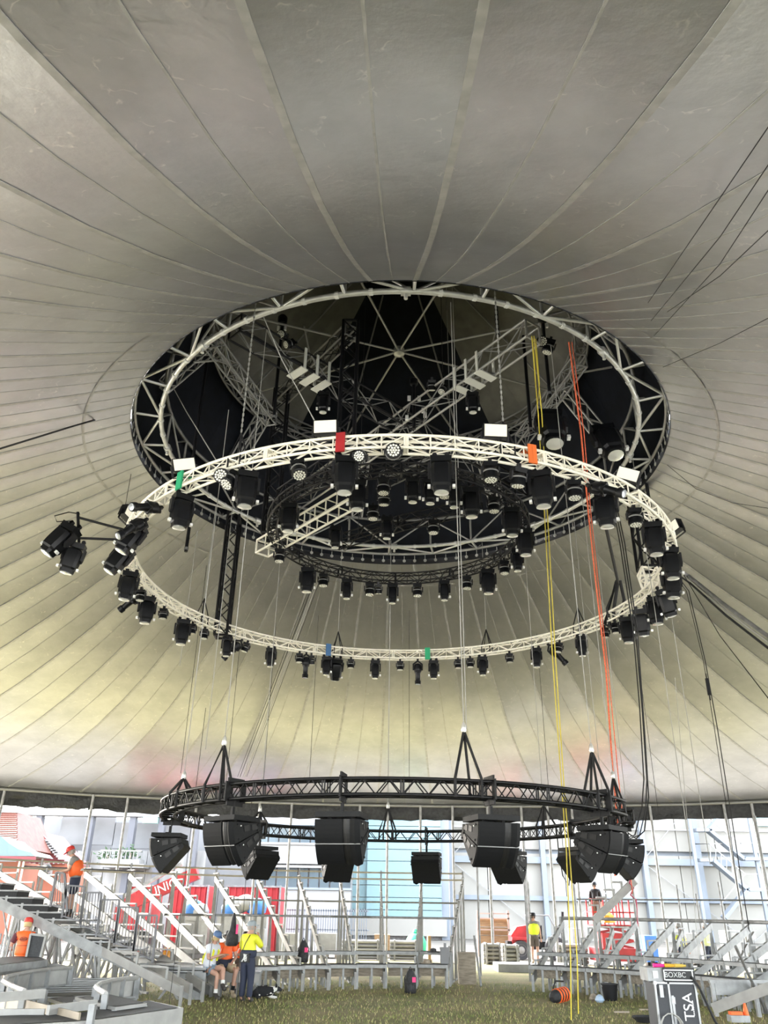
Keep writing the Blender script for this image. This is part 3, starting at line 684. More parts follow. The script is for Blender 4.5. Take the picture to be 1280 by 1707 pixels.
o = put_light('B', tipb + Vector((-.03, .05, -.08)), .2, .1, .2, 'big black moving-head spotlight on the outrigger, lower one', 'lights on the outrigger'); o.scale = (1.0,) * 3
# ================================================================== loudspeaker arrays
def array_proto(n=2):
    """two curved wedge cabinets under a flying frame; local -y is the front, origin at the hang point"""
    r = thing('speaker_array', None, None); W = .74
    fr = MB()
    for sx in (-1, 1): fr.box((sx * (W / 2 - .02), -.02, -.20), (.035, .60, .08))
    for y in (-.31, .28): fr.box((0, y, -.20), (W, .03, .08))
    fr.box((0, 0, -.17), (W, .07, .04)); fr.bar((0, -.02, -.16), (0, -.02, 0), .05, .05)
    for sx in (-1, 1): fr.tube((sx * .18, -.1, -.23), (sx * .18, .2, -.23), .03, 6)
    fr.build('flying_frame', M_SPK, r, local=True)
    cy, cz = .54, -.26                                            # centre of the fan (behind, at the top)
    ang = math.radians(25)
    for k in range(n):
        a0 = k * ang + math.radians(1); a1 = (k + 1) * ang - math.radians(.6)
        ro_, ri_ = .86, .22
        def P(a, rad): return (cy - rad * math.cos(a), cz - rad * math.sin(a))
        S = 5
        poly = [P(a0 + (a1 - a0) * i / S, ro_) for i in range(S + 1)] + [P(a1, ri_), P(a0, ri_)]
        c = MB(); c.prism(poly, -W / 2, W / 2); cb = c.build('cabinet', M_SPK, r, local=True)
        # front grilles with the dark recess between them
        g = MB(); g.prism([P(a0 + (a1 - a0) * i / S, ro_ + .02) for i in range(S + 1)] + [P(a1, ro_ - .01), P(a0, ro_ - .01)], -W / 2 + .01, W * .12); g.build('grille', M_GRILL, cb, local=True)
        for x0, x1, bump in ((W * .12 + .01, W * .27, .018), (W * .29, W / 2 - .005, .05)):
            g = MB(); vs = []
            for i in range(S + 1):
                a = a0 + (a1 - a0) * i / S; y0, z0 = P(a, ro_ + .004); y1, z1 = P(a, ro_ + bump)
                vs += [Vector((x0, y0, z0)), Vector(((x0 + x1) / 2, y1, z1)), Vector((x1, y0, z0))]
            g.add(vs, [(i * 3 + j, i * 3 + j + 1, i * 3 + j + 4, i * 3 + j + 3) for i in range(S) for j in range(2)]); g.build('horn_cheek', M_SPKD if bump < .03 else M_GRILL, cb, local=True)
        for sx in (-1, 1):
            am = (a0 + a1) / 2
            for rad in (.38, .56):
                y, z = P(am - .05, rad); m = MB(); Rm = Matrix.Rotation(am, 3, 'X')
                m.box((sx * (W / 2 + .002), y, z), (.012, .13, .09), Rm); m.build('handle_recess', M_SPKD, cb, local=True)
            m = MB()
            for rad, aa in ((.30, a0 + .06), (.30, a1 - .06), (.76, a0 + .05), (.76, a1 - .05)):
                y, z = P(aa, rad); m.box((sx * (W / 2 + .008), y, z), (.02, .05, .03))
            m.build('rigging_plate', M_SPK, cb, local=True)
            m = MB(); y, z = P(a0 + .08, .7); m.tube((sx * W / 2, y, z), (sx * (W / 2 + .012), y, z), .012, 6); m.build('rivet', M_WHITE, cb, local=True)
    m = MB(); y = cy - .89 * math.cos(ang); z = cz - .89 * math.sin(ang)
    m.bar((-W / 2, y, z), (W / 2, y, z), .012, .012); m.build('joint_strip', M_ALUD, r, local=True)
    return r
arr = array_proto(2); first = True
ZA = BZB - .14
for i, (x, y, cnt, wh) in enumerate(((285, 1372, 0, 'turned side-on at the left end of the ring'), (390, 1335, 0, 'big one seen at an angle at the near left'), (570, 1322, 0, 'facing the viewer at the middle of the near arc'), (818, 1326, 0, 'seen at an angle at the near right'), (1000, 1345, 0, 'big one at the right end of the near arc'),
        (433, 1405, 0, 'seen from behind at the far left'), (563, 1413, 0, 'seen from behind below the near middle one'), (712, 1414, 0, 'square one, seen from behind, middle of far arc'), (846, 1412, 0, 'seen from behind, right of the middle'), (962, 1402, 0, 'lowest one, half hidden at the far right'), (1040, 1385, 0, 'turned side-on at the right, behind the orange ropes'))):
    a = ring_deg(x, y, (BO + BI) / 2, BZB)
    o = arr if first else copy_tree(arr); first = False
    p = pol(a, (BO + BI) / 2, ZA + .02); o.location = p; o.rotation_euler = (0, 0, math.radians(a + 90))
    tag(o, 'black curved loudspeaker array, ' + wh, 'loudspeaker', 'loudspeaker arrays')
    hp = thing('hanger', 'hanger strap of the array ' + wh, 'hanger', p, 'loudspeaker hangers')
    MB().tube(p - Vector((0, 0, .0)), p + Vector((0, 0, .14)), .018, 6, r2=.035).build('strap', M_STRAP, hp)
    m = MB(); al = math.radians(a)
    for rr_ in (BO + .045, BI - .045): m.bar(pol(a, rr_, BZB - .04), pol(a, rr_, BZT + .04), .12, .03, up=Vector((-math.sin(al), math.cos(al), 0)))
    for z in (BZB - .045, BZT + .045): m.bar(pol(a, BO + .05, z), pol(a, BI - .05, z), .12, .03, up=Vector((-math.sin(al), math.cos(al), 0)))
    m.build('collar', M_STRAP, hp)
# slings with hoist wire
for i, (x, yt, yr, wh) in enumerate(((367, 1240, 1310, 'at the near left'), (307, 1297, 1335, 'at the left end'), (774, 1218, 1300, 'at the near right'), (992, 1252, 1330, 'at the near right end'), (1034, 1296, 1372, 'by the orange ropes'), (645, 1346, 1395, 'at the middle of the far arc'), (431, 1352, 1388, 'at the far left'), (908, 1342, 1385, 'at the far right'))):
    a = ring_deg(x, yr, (BO + BI) / 2, BZT); c = pol(a, (BO + BI) / 2, BZT); top = atY(x, yt, c.y); top.x = c.x; 
    s = thing('sling', 'black sling and shackle lifting the black speaker ring ' + wh, 'sling', c, 'speaker ring slings'); s.location = c
    da = 2.6
    for k, (d_, r_) in enumerate(((-da, BO + .03), (da, BO + .03), (-da * .6, BI - .03), (da * .6, BI - .03))):
        q = pol(a + d_, r_, BZB - .02); q2 = pol(a + d_, r_, BZT + .03)
        MB().path([q, q2, top], .026, 6).build('strap', M_STRAP, s)
    MB().lathe([(.02, -.05), (.05, 0), (.04, .09), (.015, .14)], 8, Matrix.Translation(top)).build('shackle', M_SILV, s, smooth=40)
    up_z = 14.3 if i in (0, 2, 3) else 12.8
    tag(MB().tube(top + Vector((0, 0, .1)), (top.x, top.y, up_z), .009, 5).build('hoist_wire', M_WROPE, loc=top), 'pale hoist wire above black speaker ring sling ' + wh, 'wire', 'hoist wires')
# bridles and wires of the cream ring
for i, (x, y, up, wh) in enumerate(((335, 1035, 13.2, 'far left'), (561, 1083, 13.2, 'far side, left of the middle'), (811, 1082, 13.2, 'far side, right of the middle'), (400, 775, 14.2, 'near left, with chain'), (845, 735, 14.2, 'near right, with chain'), (968, 1050, 13.2, 'far right'))):
    a = ring_deg(x, y, 6.5, WZT); c = pol(a, 6.5, WZT); top = c + Vector((0, 0, .55))
    s = thing('bridle', 'black bridle strap on the cream ring, ' + wh, 'sling', c, 'cream ring bridles')
    for r_ in (WO, WI): 
        for d_ in (-1.2, 1.2): MB().path([pol(a + d_, r_, WZB), pol(a + d_, r_, WZT), top], .018, 6).build('strap', M_STRAP, s)
    ch = MB(); zz = top.z
    if 'chain' in wh:
        k = 0
        while zz < up:
            ch.box((top.x, top.y, zz), (.035, .012, .07) if k % 2 else (.012, .035, .07)); zz += .06; k += 1
        tag(ch.build('hoist_chain', M_WIRE, loc=top), 'steel hoist chain above the cream ring bridle, ' + wh, 'chain', 'hoist chains')
    else:
        tag(ch.tube(top, (top.x, top.y, up), .010, 5).build('hoist_wire', M_WROPE, loc=top), 'pale vertical wire above the cream ring bridle, ' + wh, 'wire', 'hoist wires')

# ================================================================== ropes and cables: (name, label, material, radius, [(x, y, Y), ...])
def rope(name, label, m, r, pts, cat='rope', group=None, n=5):
    P = [atY(*p) if len(p) == 3 and p[2] > 0 else roof_hit(p[0], p[1], .995 if i == 0 else .94) for i, p in enumerate(pts)]
    o = MB().path(P, r, n).build(name, m, loc=P[0], smooth=60); return tag(o, label, cat, group)
rope('power_cable', 'yellow cable dropping through the opening to the lawn, left strand', M_YEL, .014, [(886, 560, 14.6), (897, 690, 15.5), (907, 850, 17.5), (921, 1100, 18.6), (936, 1310, 19.0), (944, 1420, 19.2), (951, 1600, 19.4), (952, 1700, 19.6)], 'cable')
rope('power_cable', 'yellow cable dropping through the opening to the lawn, right strand', M_YEL, .014, [(890, 560, 14.6), (903, 690, 15.5), (912, 850, 17.5), (926, 1100, 18.6), (940, 1310, 19.0), (949, 1420, 19.2), (962, 1600, 19.4), (964, 1690, 19.6)], 'cable')
rope('power_cable', 'short yellow loop of cable beside the grey crossing truss', M_YEL, .012, [(888, 565, 14.7), (893, 640, 15.0), (896, 684, 15.2), (899, 640, 15.0), (893, 565, 14.7)], 'cable')
rope('pull_rope', 'orange rope running down the right side, thick left strand', M_ORA, .022, [(948, 570, 15), (968, 720, 16), (981, 860, 17.5), (995, 990, 18.5), (1010, 1120, 19), (1020, 1270, 19.3), (1029, 1370, 19.5), (1028, 1420, 19.6), (1025, 1460, 19.7)])
rope('pull_rope', 'orange rope running down the right side, thin right strand', M_ORA, .012, [(953, 570, 15), (973, 720, 16), (985, 860, 17.5), (999, 990, 18.5), (1014, 1120, 19), (1030, 1290, 19.3), (1042, 1400, 19.5), (1052, 1470, 19.6), (1054, 1490, 19.7)])
rope('pull_rope', 'red knotted rope end hanging over the white lifted beam', mat('red_rope', (.45, .04, .10), .6), .024, [(1052, 1462, 27.4), (1049, 1472, 27.3), (1056, 1480, 27.38), (1051, 1492, 27.3), (1060, 1500, 27.3), (1063, 1540, 27.3)])
for i, (pts, wh) in enumerate((([(1020, 835, 15.3), (1033, 905, 17.0), (1055, 1050, 18.5), (1066, 1180, 19), (1073, 1300, 19.3), (1070, 1345, 19.5), (1058, 1392, 19.6), (1046, 1396, 19.7), (1036, 1375, 19.7)], 'left strand'), ([(1023, 835, 15.3), (1037, 905, 17.0), (1059, 1050, 18.5), (1070, 1180, 19), (1078, 1300, 19.3), (1076, 1350, 19.5), (1066, 1392, 19.6), (1050, 1398, 19.7), (1038, 1380, 19.7)], 'middle strand'), ([(1026, 835, 15.3), (1041, 905, 17.0), (1062, 1050, 18.5), (1075, 1230, 19.1), (1081, 1330, 19.4), (1074, 1385, 19.5), (1060, 1398, 19.7), (1046, 1388, 19.7)], 'right strand'))):
    rope('cable_loop', 'black cable looping to the right end of speaker ring, ' + wh, M_DROPE, .016, pts, 'cable', 'black cable loops')
_yl = pol(ring_deg(935, 1390, BI, BZT), BI, BZT).y
rope('cable_loop', 'black cable loop hanging behind the yellow cables near the far speaker arrays', M_DROPE, .016, [(928, 1388, _yl), (931, 1420, 22.3), (938, 1460, 22.3), (948, 1476, 22.3), (952, 1440, 22.3), (950, 1392, _yl)], 'cable')
rope('cable_bundle', 'thick black cable falling from the cream ring at the right', M_DROPE, .04, [(1000, 838, 15.5), (1012, 890, 17.0), (1022, 935, 18.5), (1030, 972, 20.6)], 'cable')
for i, (pts, wh) in enumerate((([(1028, 968, 20.8), (1012, 1015, 20.9), (1016, 1045, 21)], 'left strand'), ([(1030, 968, 20.8), (1022, 1020, 20.9), (1026, 1050, 21)], 'middle strand'), ([(1033, 968, 20.8), (1040, 1000, 20.9), (1036, 1045, 21)], 'right strand'), ([(1027, 970, 20.9), (1008, 1040, 21), (1022, 1048, 21)], 'outer loop'))):
    rope('cable_bundle', 'black cable tail gathered on the far right of the cream ring, ' + wh, M_DROPE, .05, pts, 'cable', 'gathered cable tails')
# slanting rope bundle at left of centre
for i, (x0, x1, m, r, wh) in enumerate(((531, 408, M_WROPE, .022, 'white right strand'), (528, 405, M_WROPE, .014, 'white left strand'), (525, 400, M_DROPE, .012, 'dark strand'), (521, 396, M_DROPE, .009, 'thin dark strand'), (534, 411, M_DROPE, .009, 'dark right strand'))):
    rope('guy_rope', 'rope of the bundle slanting left below the small ring, ' + wh, m, r, [(x0, 965, 21.6), ((x0 + x1) / 2 + 2, 1125, 27), (x1, 1295, 35)])
# long dark guys under the roof
for i, (pts, r, wh) in enumerate((([(228, 679, 18.3), (120, 711, -1), (0, 748, -1), (-60, 766, -1)], .022, 'thick black, leaving the left rim of the opening'), ([(1080, 505, -1), (1200, 330, -1), (1285, 205, -1)], .006, 'upper one at the right, rising to the right edge'),
        ([(1085, 535, -1), (1200, 395, -1), (1285, 268, -1)], .006, 'second at the right, rising to the right edge'), ([(1090, 560, -1), (1200, 440, -1), (1285, 310, -1)], .006, 'third at the right, rising to the right edge'), ([(1105, 612, -1), (1200, 572, -1), (1285, 528, -1)], .006, 'nearly level one at the right of the opening'),
        ([(1112, 520, -1), (1200, 460, -1), (1285, 380, -1)], .006, 'fourth at the right, rising to the right edge'), ([(1112, 775, -1), (1160, 815, -1), (1220, 838, -1), (1285, 848, -1)], .006, 'sagging one right of the opening'), ([(1105, 900, 20), (1200, 1060, 17), (1285, 1170, 14.5)], .010, 'thin one slanting down to the right edge'),
        ([(1118, 945, 20.0), (1148, 985, 22), (1175, 1100, 23), (1195, 1210, 24), (1222, 1380, 25.5), (1250, 1560, 27), (1262, 1640, 27.5)], .014, 'dark rope with turnbuckle down the right side'), ([(1116, 948, 20.0), (1144, 985, 22), (1172, 1100, 23), (1190, 1210, 24), (1216, 1380, 25.5), (1240, 1560, 27), (1246, 1660, 27.5)], .010, 'second dark rope beside it down the right side'))):
    rope('guy_wire', 'dark guy wire under the roof, ' + wh, M_DROPE, r, pts, 'wire', n=6)
tb = atY(1180, 1145, 23.3); m = MB(); m.tube(tb - Vector((0, 0, .25)), tb + Vector((0, 0, .25)), .05, 8); m.tube(tb - Vector((0, 0, .4)), tb + Vector((0, 0, .4)), .02, 6)
tag(m.build('turnbuckle', M_BLK, loc=tb), 'black turnbuckle on the dark rope down the right side', 'turnbuckle')
for i, (pts, r, wh, mm) in enumerate((([(1112, 938, 19.9), (1148, 960, 20.5), (1210, 1010, 18.5), (1290, 1068, 16.5)], .05, 'grey upper one', M_ALUD), ([(1112, 942, 19.9), (1150, 966, 20.5), (1210, 1018, 18.5), (1290, 1078, 16.5)], .022, 'pale middle one', M_WROPE), ([(1112, 946, 19.9), (1150, 972, 20.5), (1210, 1026, 18.5), (1290, 1088, 16.5)], .03, 'dark lower one', M_DROPE))):
    rope('mast_stay', 'thick stay slanting from the cream ring to the right edge, ' + wh, mm, r, pts, 'cable', n=6)
# thin vertical lines
vl = [(352, 880, 1290, 24, M_DROPE), (385, 870, 1250, 20, M_WROPE), (412, 950, 1340, 27, M_DROPE), (463, 1000, 1320, 27, M_DROPE), (525, 1130, 1300, 27, M_DROPE), (650, 1000, 1340, 27, M_WROPE), (682, 980, 1330, 27, M_DROPE), (763, 760, 1215, 16, M_WROPE), (898, 1100, 1330, 27, M_DROPE),
      (958, 880, 1500, 22, M_WROPE), (988, 860, 1330, 22, M_WROPE), (1045, 960, 1360, 26, M_DROPE), (1067, 850, 1420, 18.5, M_WROPE), (1115, 1000, 1440, 20, M_WROPE), (222, 770, 850, 19, M_DROPE), (330, 880, 1110, 22.5, M_WROPE), (443, 540, 760, 20, M_WIRE), (603, 700, 890, 18, M_DROPE), (745, 520, 760, 18, M_WIRE), (735, 500, 620, 17, M_DROPE)]
for i, (x, y0, y1, Y, mm) in enumerate(vl):
    top = atY(x, y0, Y); rr_ = math.hypot(top.x - XC, top.y - YC)
    if rr_ > 7.1:
        dg_ = math.degrees(math.atan2(top.y - YC, top.x - XC)); top.z = roof_pt(dg_, (rr_ - R0) / (eave_r(dg_) - R0)).z + .02
    elif rr_ > 5.9: top.z = 13.3
    else: top.z = 16.0 if rr_ > 5.4 else 16.62 + (5.45 - rr_) * .909
    d1 = ray(x, y1); zb = EYE.z + d1.z * Y / d1.y
    tag(MB().tube((top.x, top.y, zb), top, .008 if mm is M_DROPE else .010, 5).build('drop_line', mm, loc=(top.x, top.y, zb)), '%s vertical line hanging from the rig, %s from the left' % ('dark' if mm is M_DROPE else 'pale', ordinal(sorted(v[0] for v in vl).index(x))), 'rope', 'thin vertical lines')
# long ropes to the ground at front
for i, (x0, y0, x1, y1, Y, mm, wh) in enumerate(((343, 1180, 278, 1707, 20, M_DROPE, 'thin, at the left'), (420, 1330, 392, 1700, 20, M_DROPE, 'thin, right of the yellow-shirted worker'), (366, 1470, 345, 1640, 19.5, M_DROPE, 'thin, crossing the seated woman'), (1003, 1150, 1088, 1690, 20, M_WROPE, 'pale, left of the flight case'), (1125, 1130, 1165, 1600, 20, M_WROPE, 'pale, right of the flight case'))):
    rope('ground_line', 'long line reaching the lawn, ' + wh, mm, .007, [(x0, y0, Y), (x1, y1, Y)], 'rope')
rope('tie_wire', 'thin diagonal white wire from the opening rim to the left flood lamp', M_WROPE, .012, [(438, 525, 13.2), (470, 600, 13.0), (530, 712, 12.6)], 'wire')
rope('tie_wire', 'thin diagonal white wire with turnbuckle at the left of the opening', M_WROPE, .012, [(288, 645, 17.2), (310, 685, 16.5), (362, 770, 14.0)], 'wire')
rope('tie_bar', 'pale horizontal bar at the left of the opening', M_WROPE, .03, [(323, 604, 15.6), (372, 600, 16.0)], 'bar')
rope('tie_bar', 'pale horizontal bar at the right of the opening', M_WROPE, .03, [(957, 623, 16.5), (1020, 612, 16.5)], 'bar')
# ================================================================== seating under construction
M_DECKF = M_SEAT
def stringer(deg, r0, r1, z0, z1, rows, label, group, legs=((.28, .16), (.45, .18), (.62, .2), (.80, .22), (.97, .16)), m=M_SEATW, sub=None):
    """sloped radial seat beam: two halves, a bracket per row, splayed legs"""
    s = thing('seat_stringer', label, 'seat frame', pol(deg, r0, 0), group)
    P = lambda t, dz=0: pol(deg, r0 + (r1 - r0) * t, z0 + (z1 - z0) * t + dz)
    MB().bar(P(0), P(.52), .07, .20).build('lower_beam', m, s); MB().bar(P(.50, .03), P(1, .03), .07, .20).build('upper_beam', m, s)
    for k in range(rows):
        t = (k + .5) / rows; a = P(t, .08); b = P(t, .34); c = pol(deg, r0 + (r1 - r0) * (t + .85 / rows), b.z)
        mb = MB(); mb.bar(a, b, .05, .05); mb.bar(b, c, .05, .04); mb.build('step_bracket', m, s)
    for t, sp in legs:
        top = P(t)
        for sg in (-1, 1):
            th = math.radians(deg); foot = pol(deg, r0 + (r1 - r0) * t, .02) + Vector((math.cos(th), math.sin(th), 0)) * (sg * sp * (1 + top.z * .18))
            if top.z > .35: MB().bar(foot, top, .06, .06).build('leg', m, s)
        MB().bar(P(t).xy.to_3d() + Vector((0, 0, .03)) - Vector((math.cos(math.radians(deg)), math.sin(math.radians(deg)), 0)) * .35, P(t).xy.to_3d() + Vector((0, 0, .03)) + Vector((math.cos(math.radians(deg)), math.sin(math.radians(deg)), 0)) * .35, .07, .05).build('foot_beam', m, s)
    if r0 < 12: MB().bar(pol(deg, r0, 0), pol(deg, r0, z0 + .12), .07, .07).build('front_leg', m, s)
    return s
def arc_deck(d0, d1, r0, r1, z, label, group, legs=2, tread=M_TREAD):
    s = thing('seat_deck', label, 'deck', pol((d0 + d1) / 2, r0, 0), group); n = 2
    vs = []; 
    for i in range(n + 1):
        d = d0 + (d1 - d0) * i / n
        for r in (r0, r1):
            for zz in (z - .09, z): vs.append(pol(d, r, zz))
    fs = []
    for i in range(n):
        o = i * 4
        fs += [(o, o + 1, o + 5, o + 4), (o + 2, o + 6, o + 7, o + 3), (o + 1, o + 3, o + 7, o + 5), (o, o + 4, o + 6, o + 2)]
    fs += [(0, 2, 3, 1), (n * 4, n * 4 + 1, n * 4 + 3, n * 4 + 2)]
    MB().add(vs, fs).build('deck_frame', M_SEAT, s)
    vs = []; g = (d1 - d0) * .03
    for i in range(n + 1):
        d = d0 + g + (d1 - d0 - 2 * g) * i / n; vs += [pol(d, r0 + .05, z + .006), pol(d, r1 - .05, z + .006)]
    MB().add(vs, [(2 * i, 2 * i + 1, 2 * i + 3, 2 * i + 2) for i in range(n)]).build('tread', tread, s)
    if legs == 2: MB().bar(pol(d0 + g, r0 + .45, z - .22), pol(d1 - g, r0 + .45, z - .22), .03, .22, up=Vector((0, 0, 1))).build('riser_board', M_WOOD, s)
    for k in range(legs):
        d = d0 + (d1 - d0) * (k + .05) / legs
        for r in ((r0 + .04, r1 - .04)): MB().bar(pol(d, r, 0), pol(d, r, z - .08), .07, .06).build('leg', M_SEAT, s)
    return s
# middle block
N_ = 13
for i in range(N_):
    d = 79.5 + i * 5.7; r0 = 9.6 - .055 * (d - 79)
    stringer(d, r0, 16.5, .32, 3.05, 10, 'pale steel seat stringer of the far seating block, %s from its right end' % ordinal(i), 'stringers of the far seating block')
for i in range(9):
    d = 79 + i * 5.7; r0 = 9.35 - .045 * (d - 79)
    arc_deck(d, d + 5.6, r0, r0 + .85, .62, 'low front deck of the far seating block, %s from its right end' % ordinal(i), 'front decks of the far seating block')
    arc_deck(d, d + 5.6, r0 + 1.15, r0 + 1.6, .92, 'second-row deck of the far seating block, %s from its right end' % ordinal(i), 'second-row decks of the far seating block', legs=1)
def tube_line(name, label, pts, r, m, cat='rail', group=None): return tag(MB().path(pts, r, 6).build(name, m, loc=pts[0], smooth=60), label, cat, group)
M_YRAIL = mat('straw_rail', (.36, .32, .235), .45, .1)
for k, (z, r, nm) in enumerate(((3.42, 16.5, 'upper'), (3.18, 16.4, 'lower'))):
    for j in range(6):
        d0, d1 = 79.5 + j * 11.4, 79.5 + (j + 1) * 11.4
        tube_line('guard_rail', 'straw-coloured %s guard rail along the back of the seating, %s length from the right' % (nm, ordinal(j)), [pol(d0, r, z), pol((d0 + d1) / 2, r, z), pol(d1, r, z)], .035, M_YRAIL, group='straw guard rails')
for j in range(13):
    d = 79.5 + j * 5.7
    tag(MB().bar(pol(d, 16.45, 0), pol(d, 16.45, 3.5), .06, .06).build('rail_post', M_GALV, loc=pol(d, 16.45, 0)), 'thin grey post holding the back guard rails, %s from the right' % ordinal(j), 'post', 'guard rail posts')
for j in range(7):
    d0, d1 = 79.5 + j * 6.6, 79.5 + (j + 1) * 6.6
    tube_line('cross_tube', 'grey scaffold tube lying across the stringers, %s from the right' % ordinal(j), [pol(d0, 12.4, 1.86), pol(d1, 12.4, 1.86)], .04, M_GALV, 'tube', 'scaffold tubes across the stringers')
    if j < 5: tube_line('cross_tube', 'white scaffold tube high across the stringers, %s from the right' % ordinal(j), [pol(d0, 15.2, 2.35), pol(d1, 15.2, 2.35)], .035, M_SEATW, 'tube', 'white scaffold tubes')
# right block (half built)
for i in range(11):
    d = 64 - i * 5.2; 
    stringer(d, 9.75, 13.9, .30, 1.75, 5, 'pale steel seat stringer of the right seating block, %s from its left end' % ordinal(i), 'stringers of the right seating block', legs=((.55, .2), (.97, .14)), m=M_SEAT)
for i in range(9):
    d = 64.6 - i * 5.2
    arc_deck(d - 5.1, d, 9.7, 10.4, .66, 'low front deck of the right seating block, %s from its left end' % ordinal(i), 'front decks of the right seating block')
    arc_deck(d - 5.1, d, 10.75, 11.15, .98, 'second-row deck of the right seating block, %s from its left end' % ordinal(i), 'second-row decks of the right seating block', legs=1)
for j in range(6):
    d0, d1 = 64 - j * 8.6, 64 - (j + 1) * 8.6
    tube_line('cross_tube', 'flat grey beam over the tops of the right stringers, %s from the left' % ordinal(j), [pol(d0, 13.7, 1.92), pol(d1, 13.7, 1.92)], .06, M_GALV, 'tube', 'beams over the right stringers')
    tube_line('guard_rail', 'thin grey rail behind the right seating block, %s length from the left' % ordinal(j), [pol(d0, 16.2, 2.55), pol(d1, 16.2, 2.55)], .03, M_GALV, 'rail', 'rails behind the right block')
    if j < 4: stringer(d0 - 4, 14.6, 16.6, .4, 1.5, 3, 'short grey frame behind the right seating block, %s from the left' % ordinal(j), 'short frames behind the right block', m=M_GALV, legs=((.9, .2),))
for j, (x, y0, y1, Y) in enumerate(((795, 1440, 1560, 33), (874, 1468, 1600, 31), (880, 1470, 1560, 36), (956, 1470, 1590, 33), (1053, 1470, 1590, 31), (1128, 1475, 1560, 33), (1160, 1490, 1560, 34), (1258, 1360, 1560, 31), (1197, 1470, 1560, 34))):
    a = atY(x, y0, Y); tag(MB().tube((a.x, a.y, 0), a, .04, 6).build('scaffold_upright', M_GALV, loc=(a.x, a.y, 0)), 'grey scaffold upright near the right seating, %s from the left' % ordinal([795, 874, 880, 956, 1053, 1128, 1160, 1197, 1258].index(x)), 'pole', 'scaffold uprights')
# the beam being lifted
b0, b1 = atY(990, 1535, 27.5), atY(1058, 1468, 27.5)
lb = thing('propped_beam', 'white seat beam propped up steeply, held by the red rope', 'beam', b0)
MB().bar(b0, b1, .1, .22).build('beam', M_SEATW, lb)
for k in range(5):
    p = b0.lerp(b1, (k + .6) / 5.2); mb = MB(); mb.bar(p, p + Vector((0, 0, .3)), .06, .06); mb.bar(p + Vector((-.3, 0, .3)), p + Vector((.02, 0, .3)), .12, .05); mb.build('step_bracket', M_SEATW, lb)
MB().bar((b0.x, b0.y, 0), b0, .08, .08).build('prop_leg', M_SEATW, lb)
# leaning boards by the gap
bl = atY(801, 1622, 28.5); tag(MB().bar((bl.x, bl.y, .02), atY(790, 1560, 28.8), .16, .05).build('plank', M_GALV, loc=(bl.x, bl.y, 0)), 'grey plank leaning at the gap between the seating blocks', 'plank')
cr = atY(778, 1616, 29.5); ct = MB(); 
tag(MB().box((cr.x, cr.y, .45), (.55, .4, .9)).build('timber_box', M_WOOD, loc=(cr.x, cr.y, 0)), 'weathered timber box under the right end of the far block', 'box')

# ---- left block: stairs seen side-on
def LB(x, y, Y): return atY(x, y, Y)
s0, s1 = LB(334, 1664, 23.5), LB(-60, 1478, 22.6)
st = thing('staircase', 'long pale stair beam with dark treads climbing to the left edge', 'stairs', (s0.x, s0.y, 0))
MB().bar(s0 + Vector((0, 0, -.02)), s1, .09, .24).build('stair_beam', M_SEAT, st)
dv = Vector((.12, 1.25, 0))
MB().bar(s0 + dv, s1 + dv, .09, .24).build('stair_beam', M_SEAT, st)
NS = 15
for k in range(NS):
    t = (k + .35) / NS; p = s0.lerp(s1, t); u = (s1 - s0); u.z = 0; u.normalize()
    top = p.z + .36; L = .88
    if k >= 1:
        for o_ in (Vector(), dv): MB().bar(p + o_, (p.x + o_.x, p.y + o_.y, top - .12), .07, .06).build('step_post', M_SEAT, st)
    c = Vector((p.x, p.y, top)) + u * (L / 2 - .1) + dv / 2
    Rm = Matrix.Rotation(math.atan2(u.y, u.x), 3, 'Z')
    MB().box(c - Vector((0, 0, .0)), (L, 1.3, .035), Rm).build('tread', M_SEAT, st)
    if k > 8: MB().box(c - Vector((0, 0, .085)), (L - .04, 1.28, .13), Rm).build('tread_skirt', M_TREAD, st)
    if k < 3: MB().box(c - Vector((0, .0, .02)), (L - .06, 1.32, .02), Rm).build('tread_mat', M_TREAD, st)
for k in range(6):
    t = (k + .8) / 6.3; p = s0.lerp(s1, t)
    if p.z > .3:
        for dx in (-.25, .25): MB().bar((p.x + dx, p.y, 0), (p.x, p.y, p.z), .06, .05).build('leg', M_GALV, st)
        MB().bar((p.x + .3, p.y + .1, .1), (p.x - .5, p.y + .1, p.z + .1), .03, .03).build('diagonal', M_GALV, st)
end = MB(); q = LB(318, 1600, 23.4); end.box((s0.x + .05, s0.y - .05, .30), (.10, .1, .6)); end.build('end_post', M_SEAT, st)
MB().box((s0.x - .75, s0.y - .02, .50), (1.5, .07, .26)).build('front_fascia', M_SEAT, st)
MB().box((s0.x - .72, s0.y + .62, .68), (1.6, 1.3, .06)).build('front_deck', M_SEAT, st)
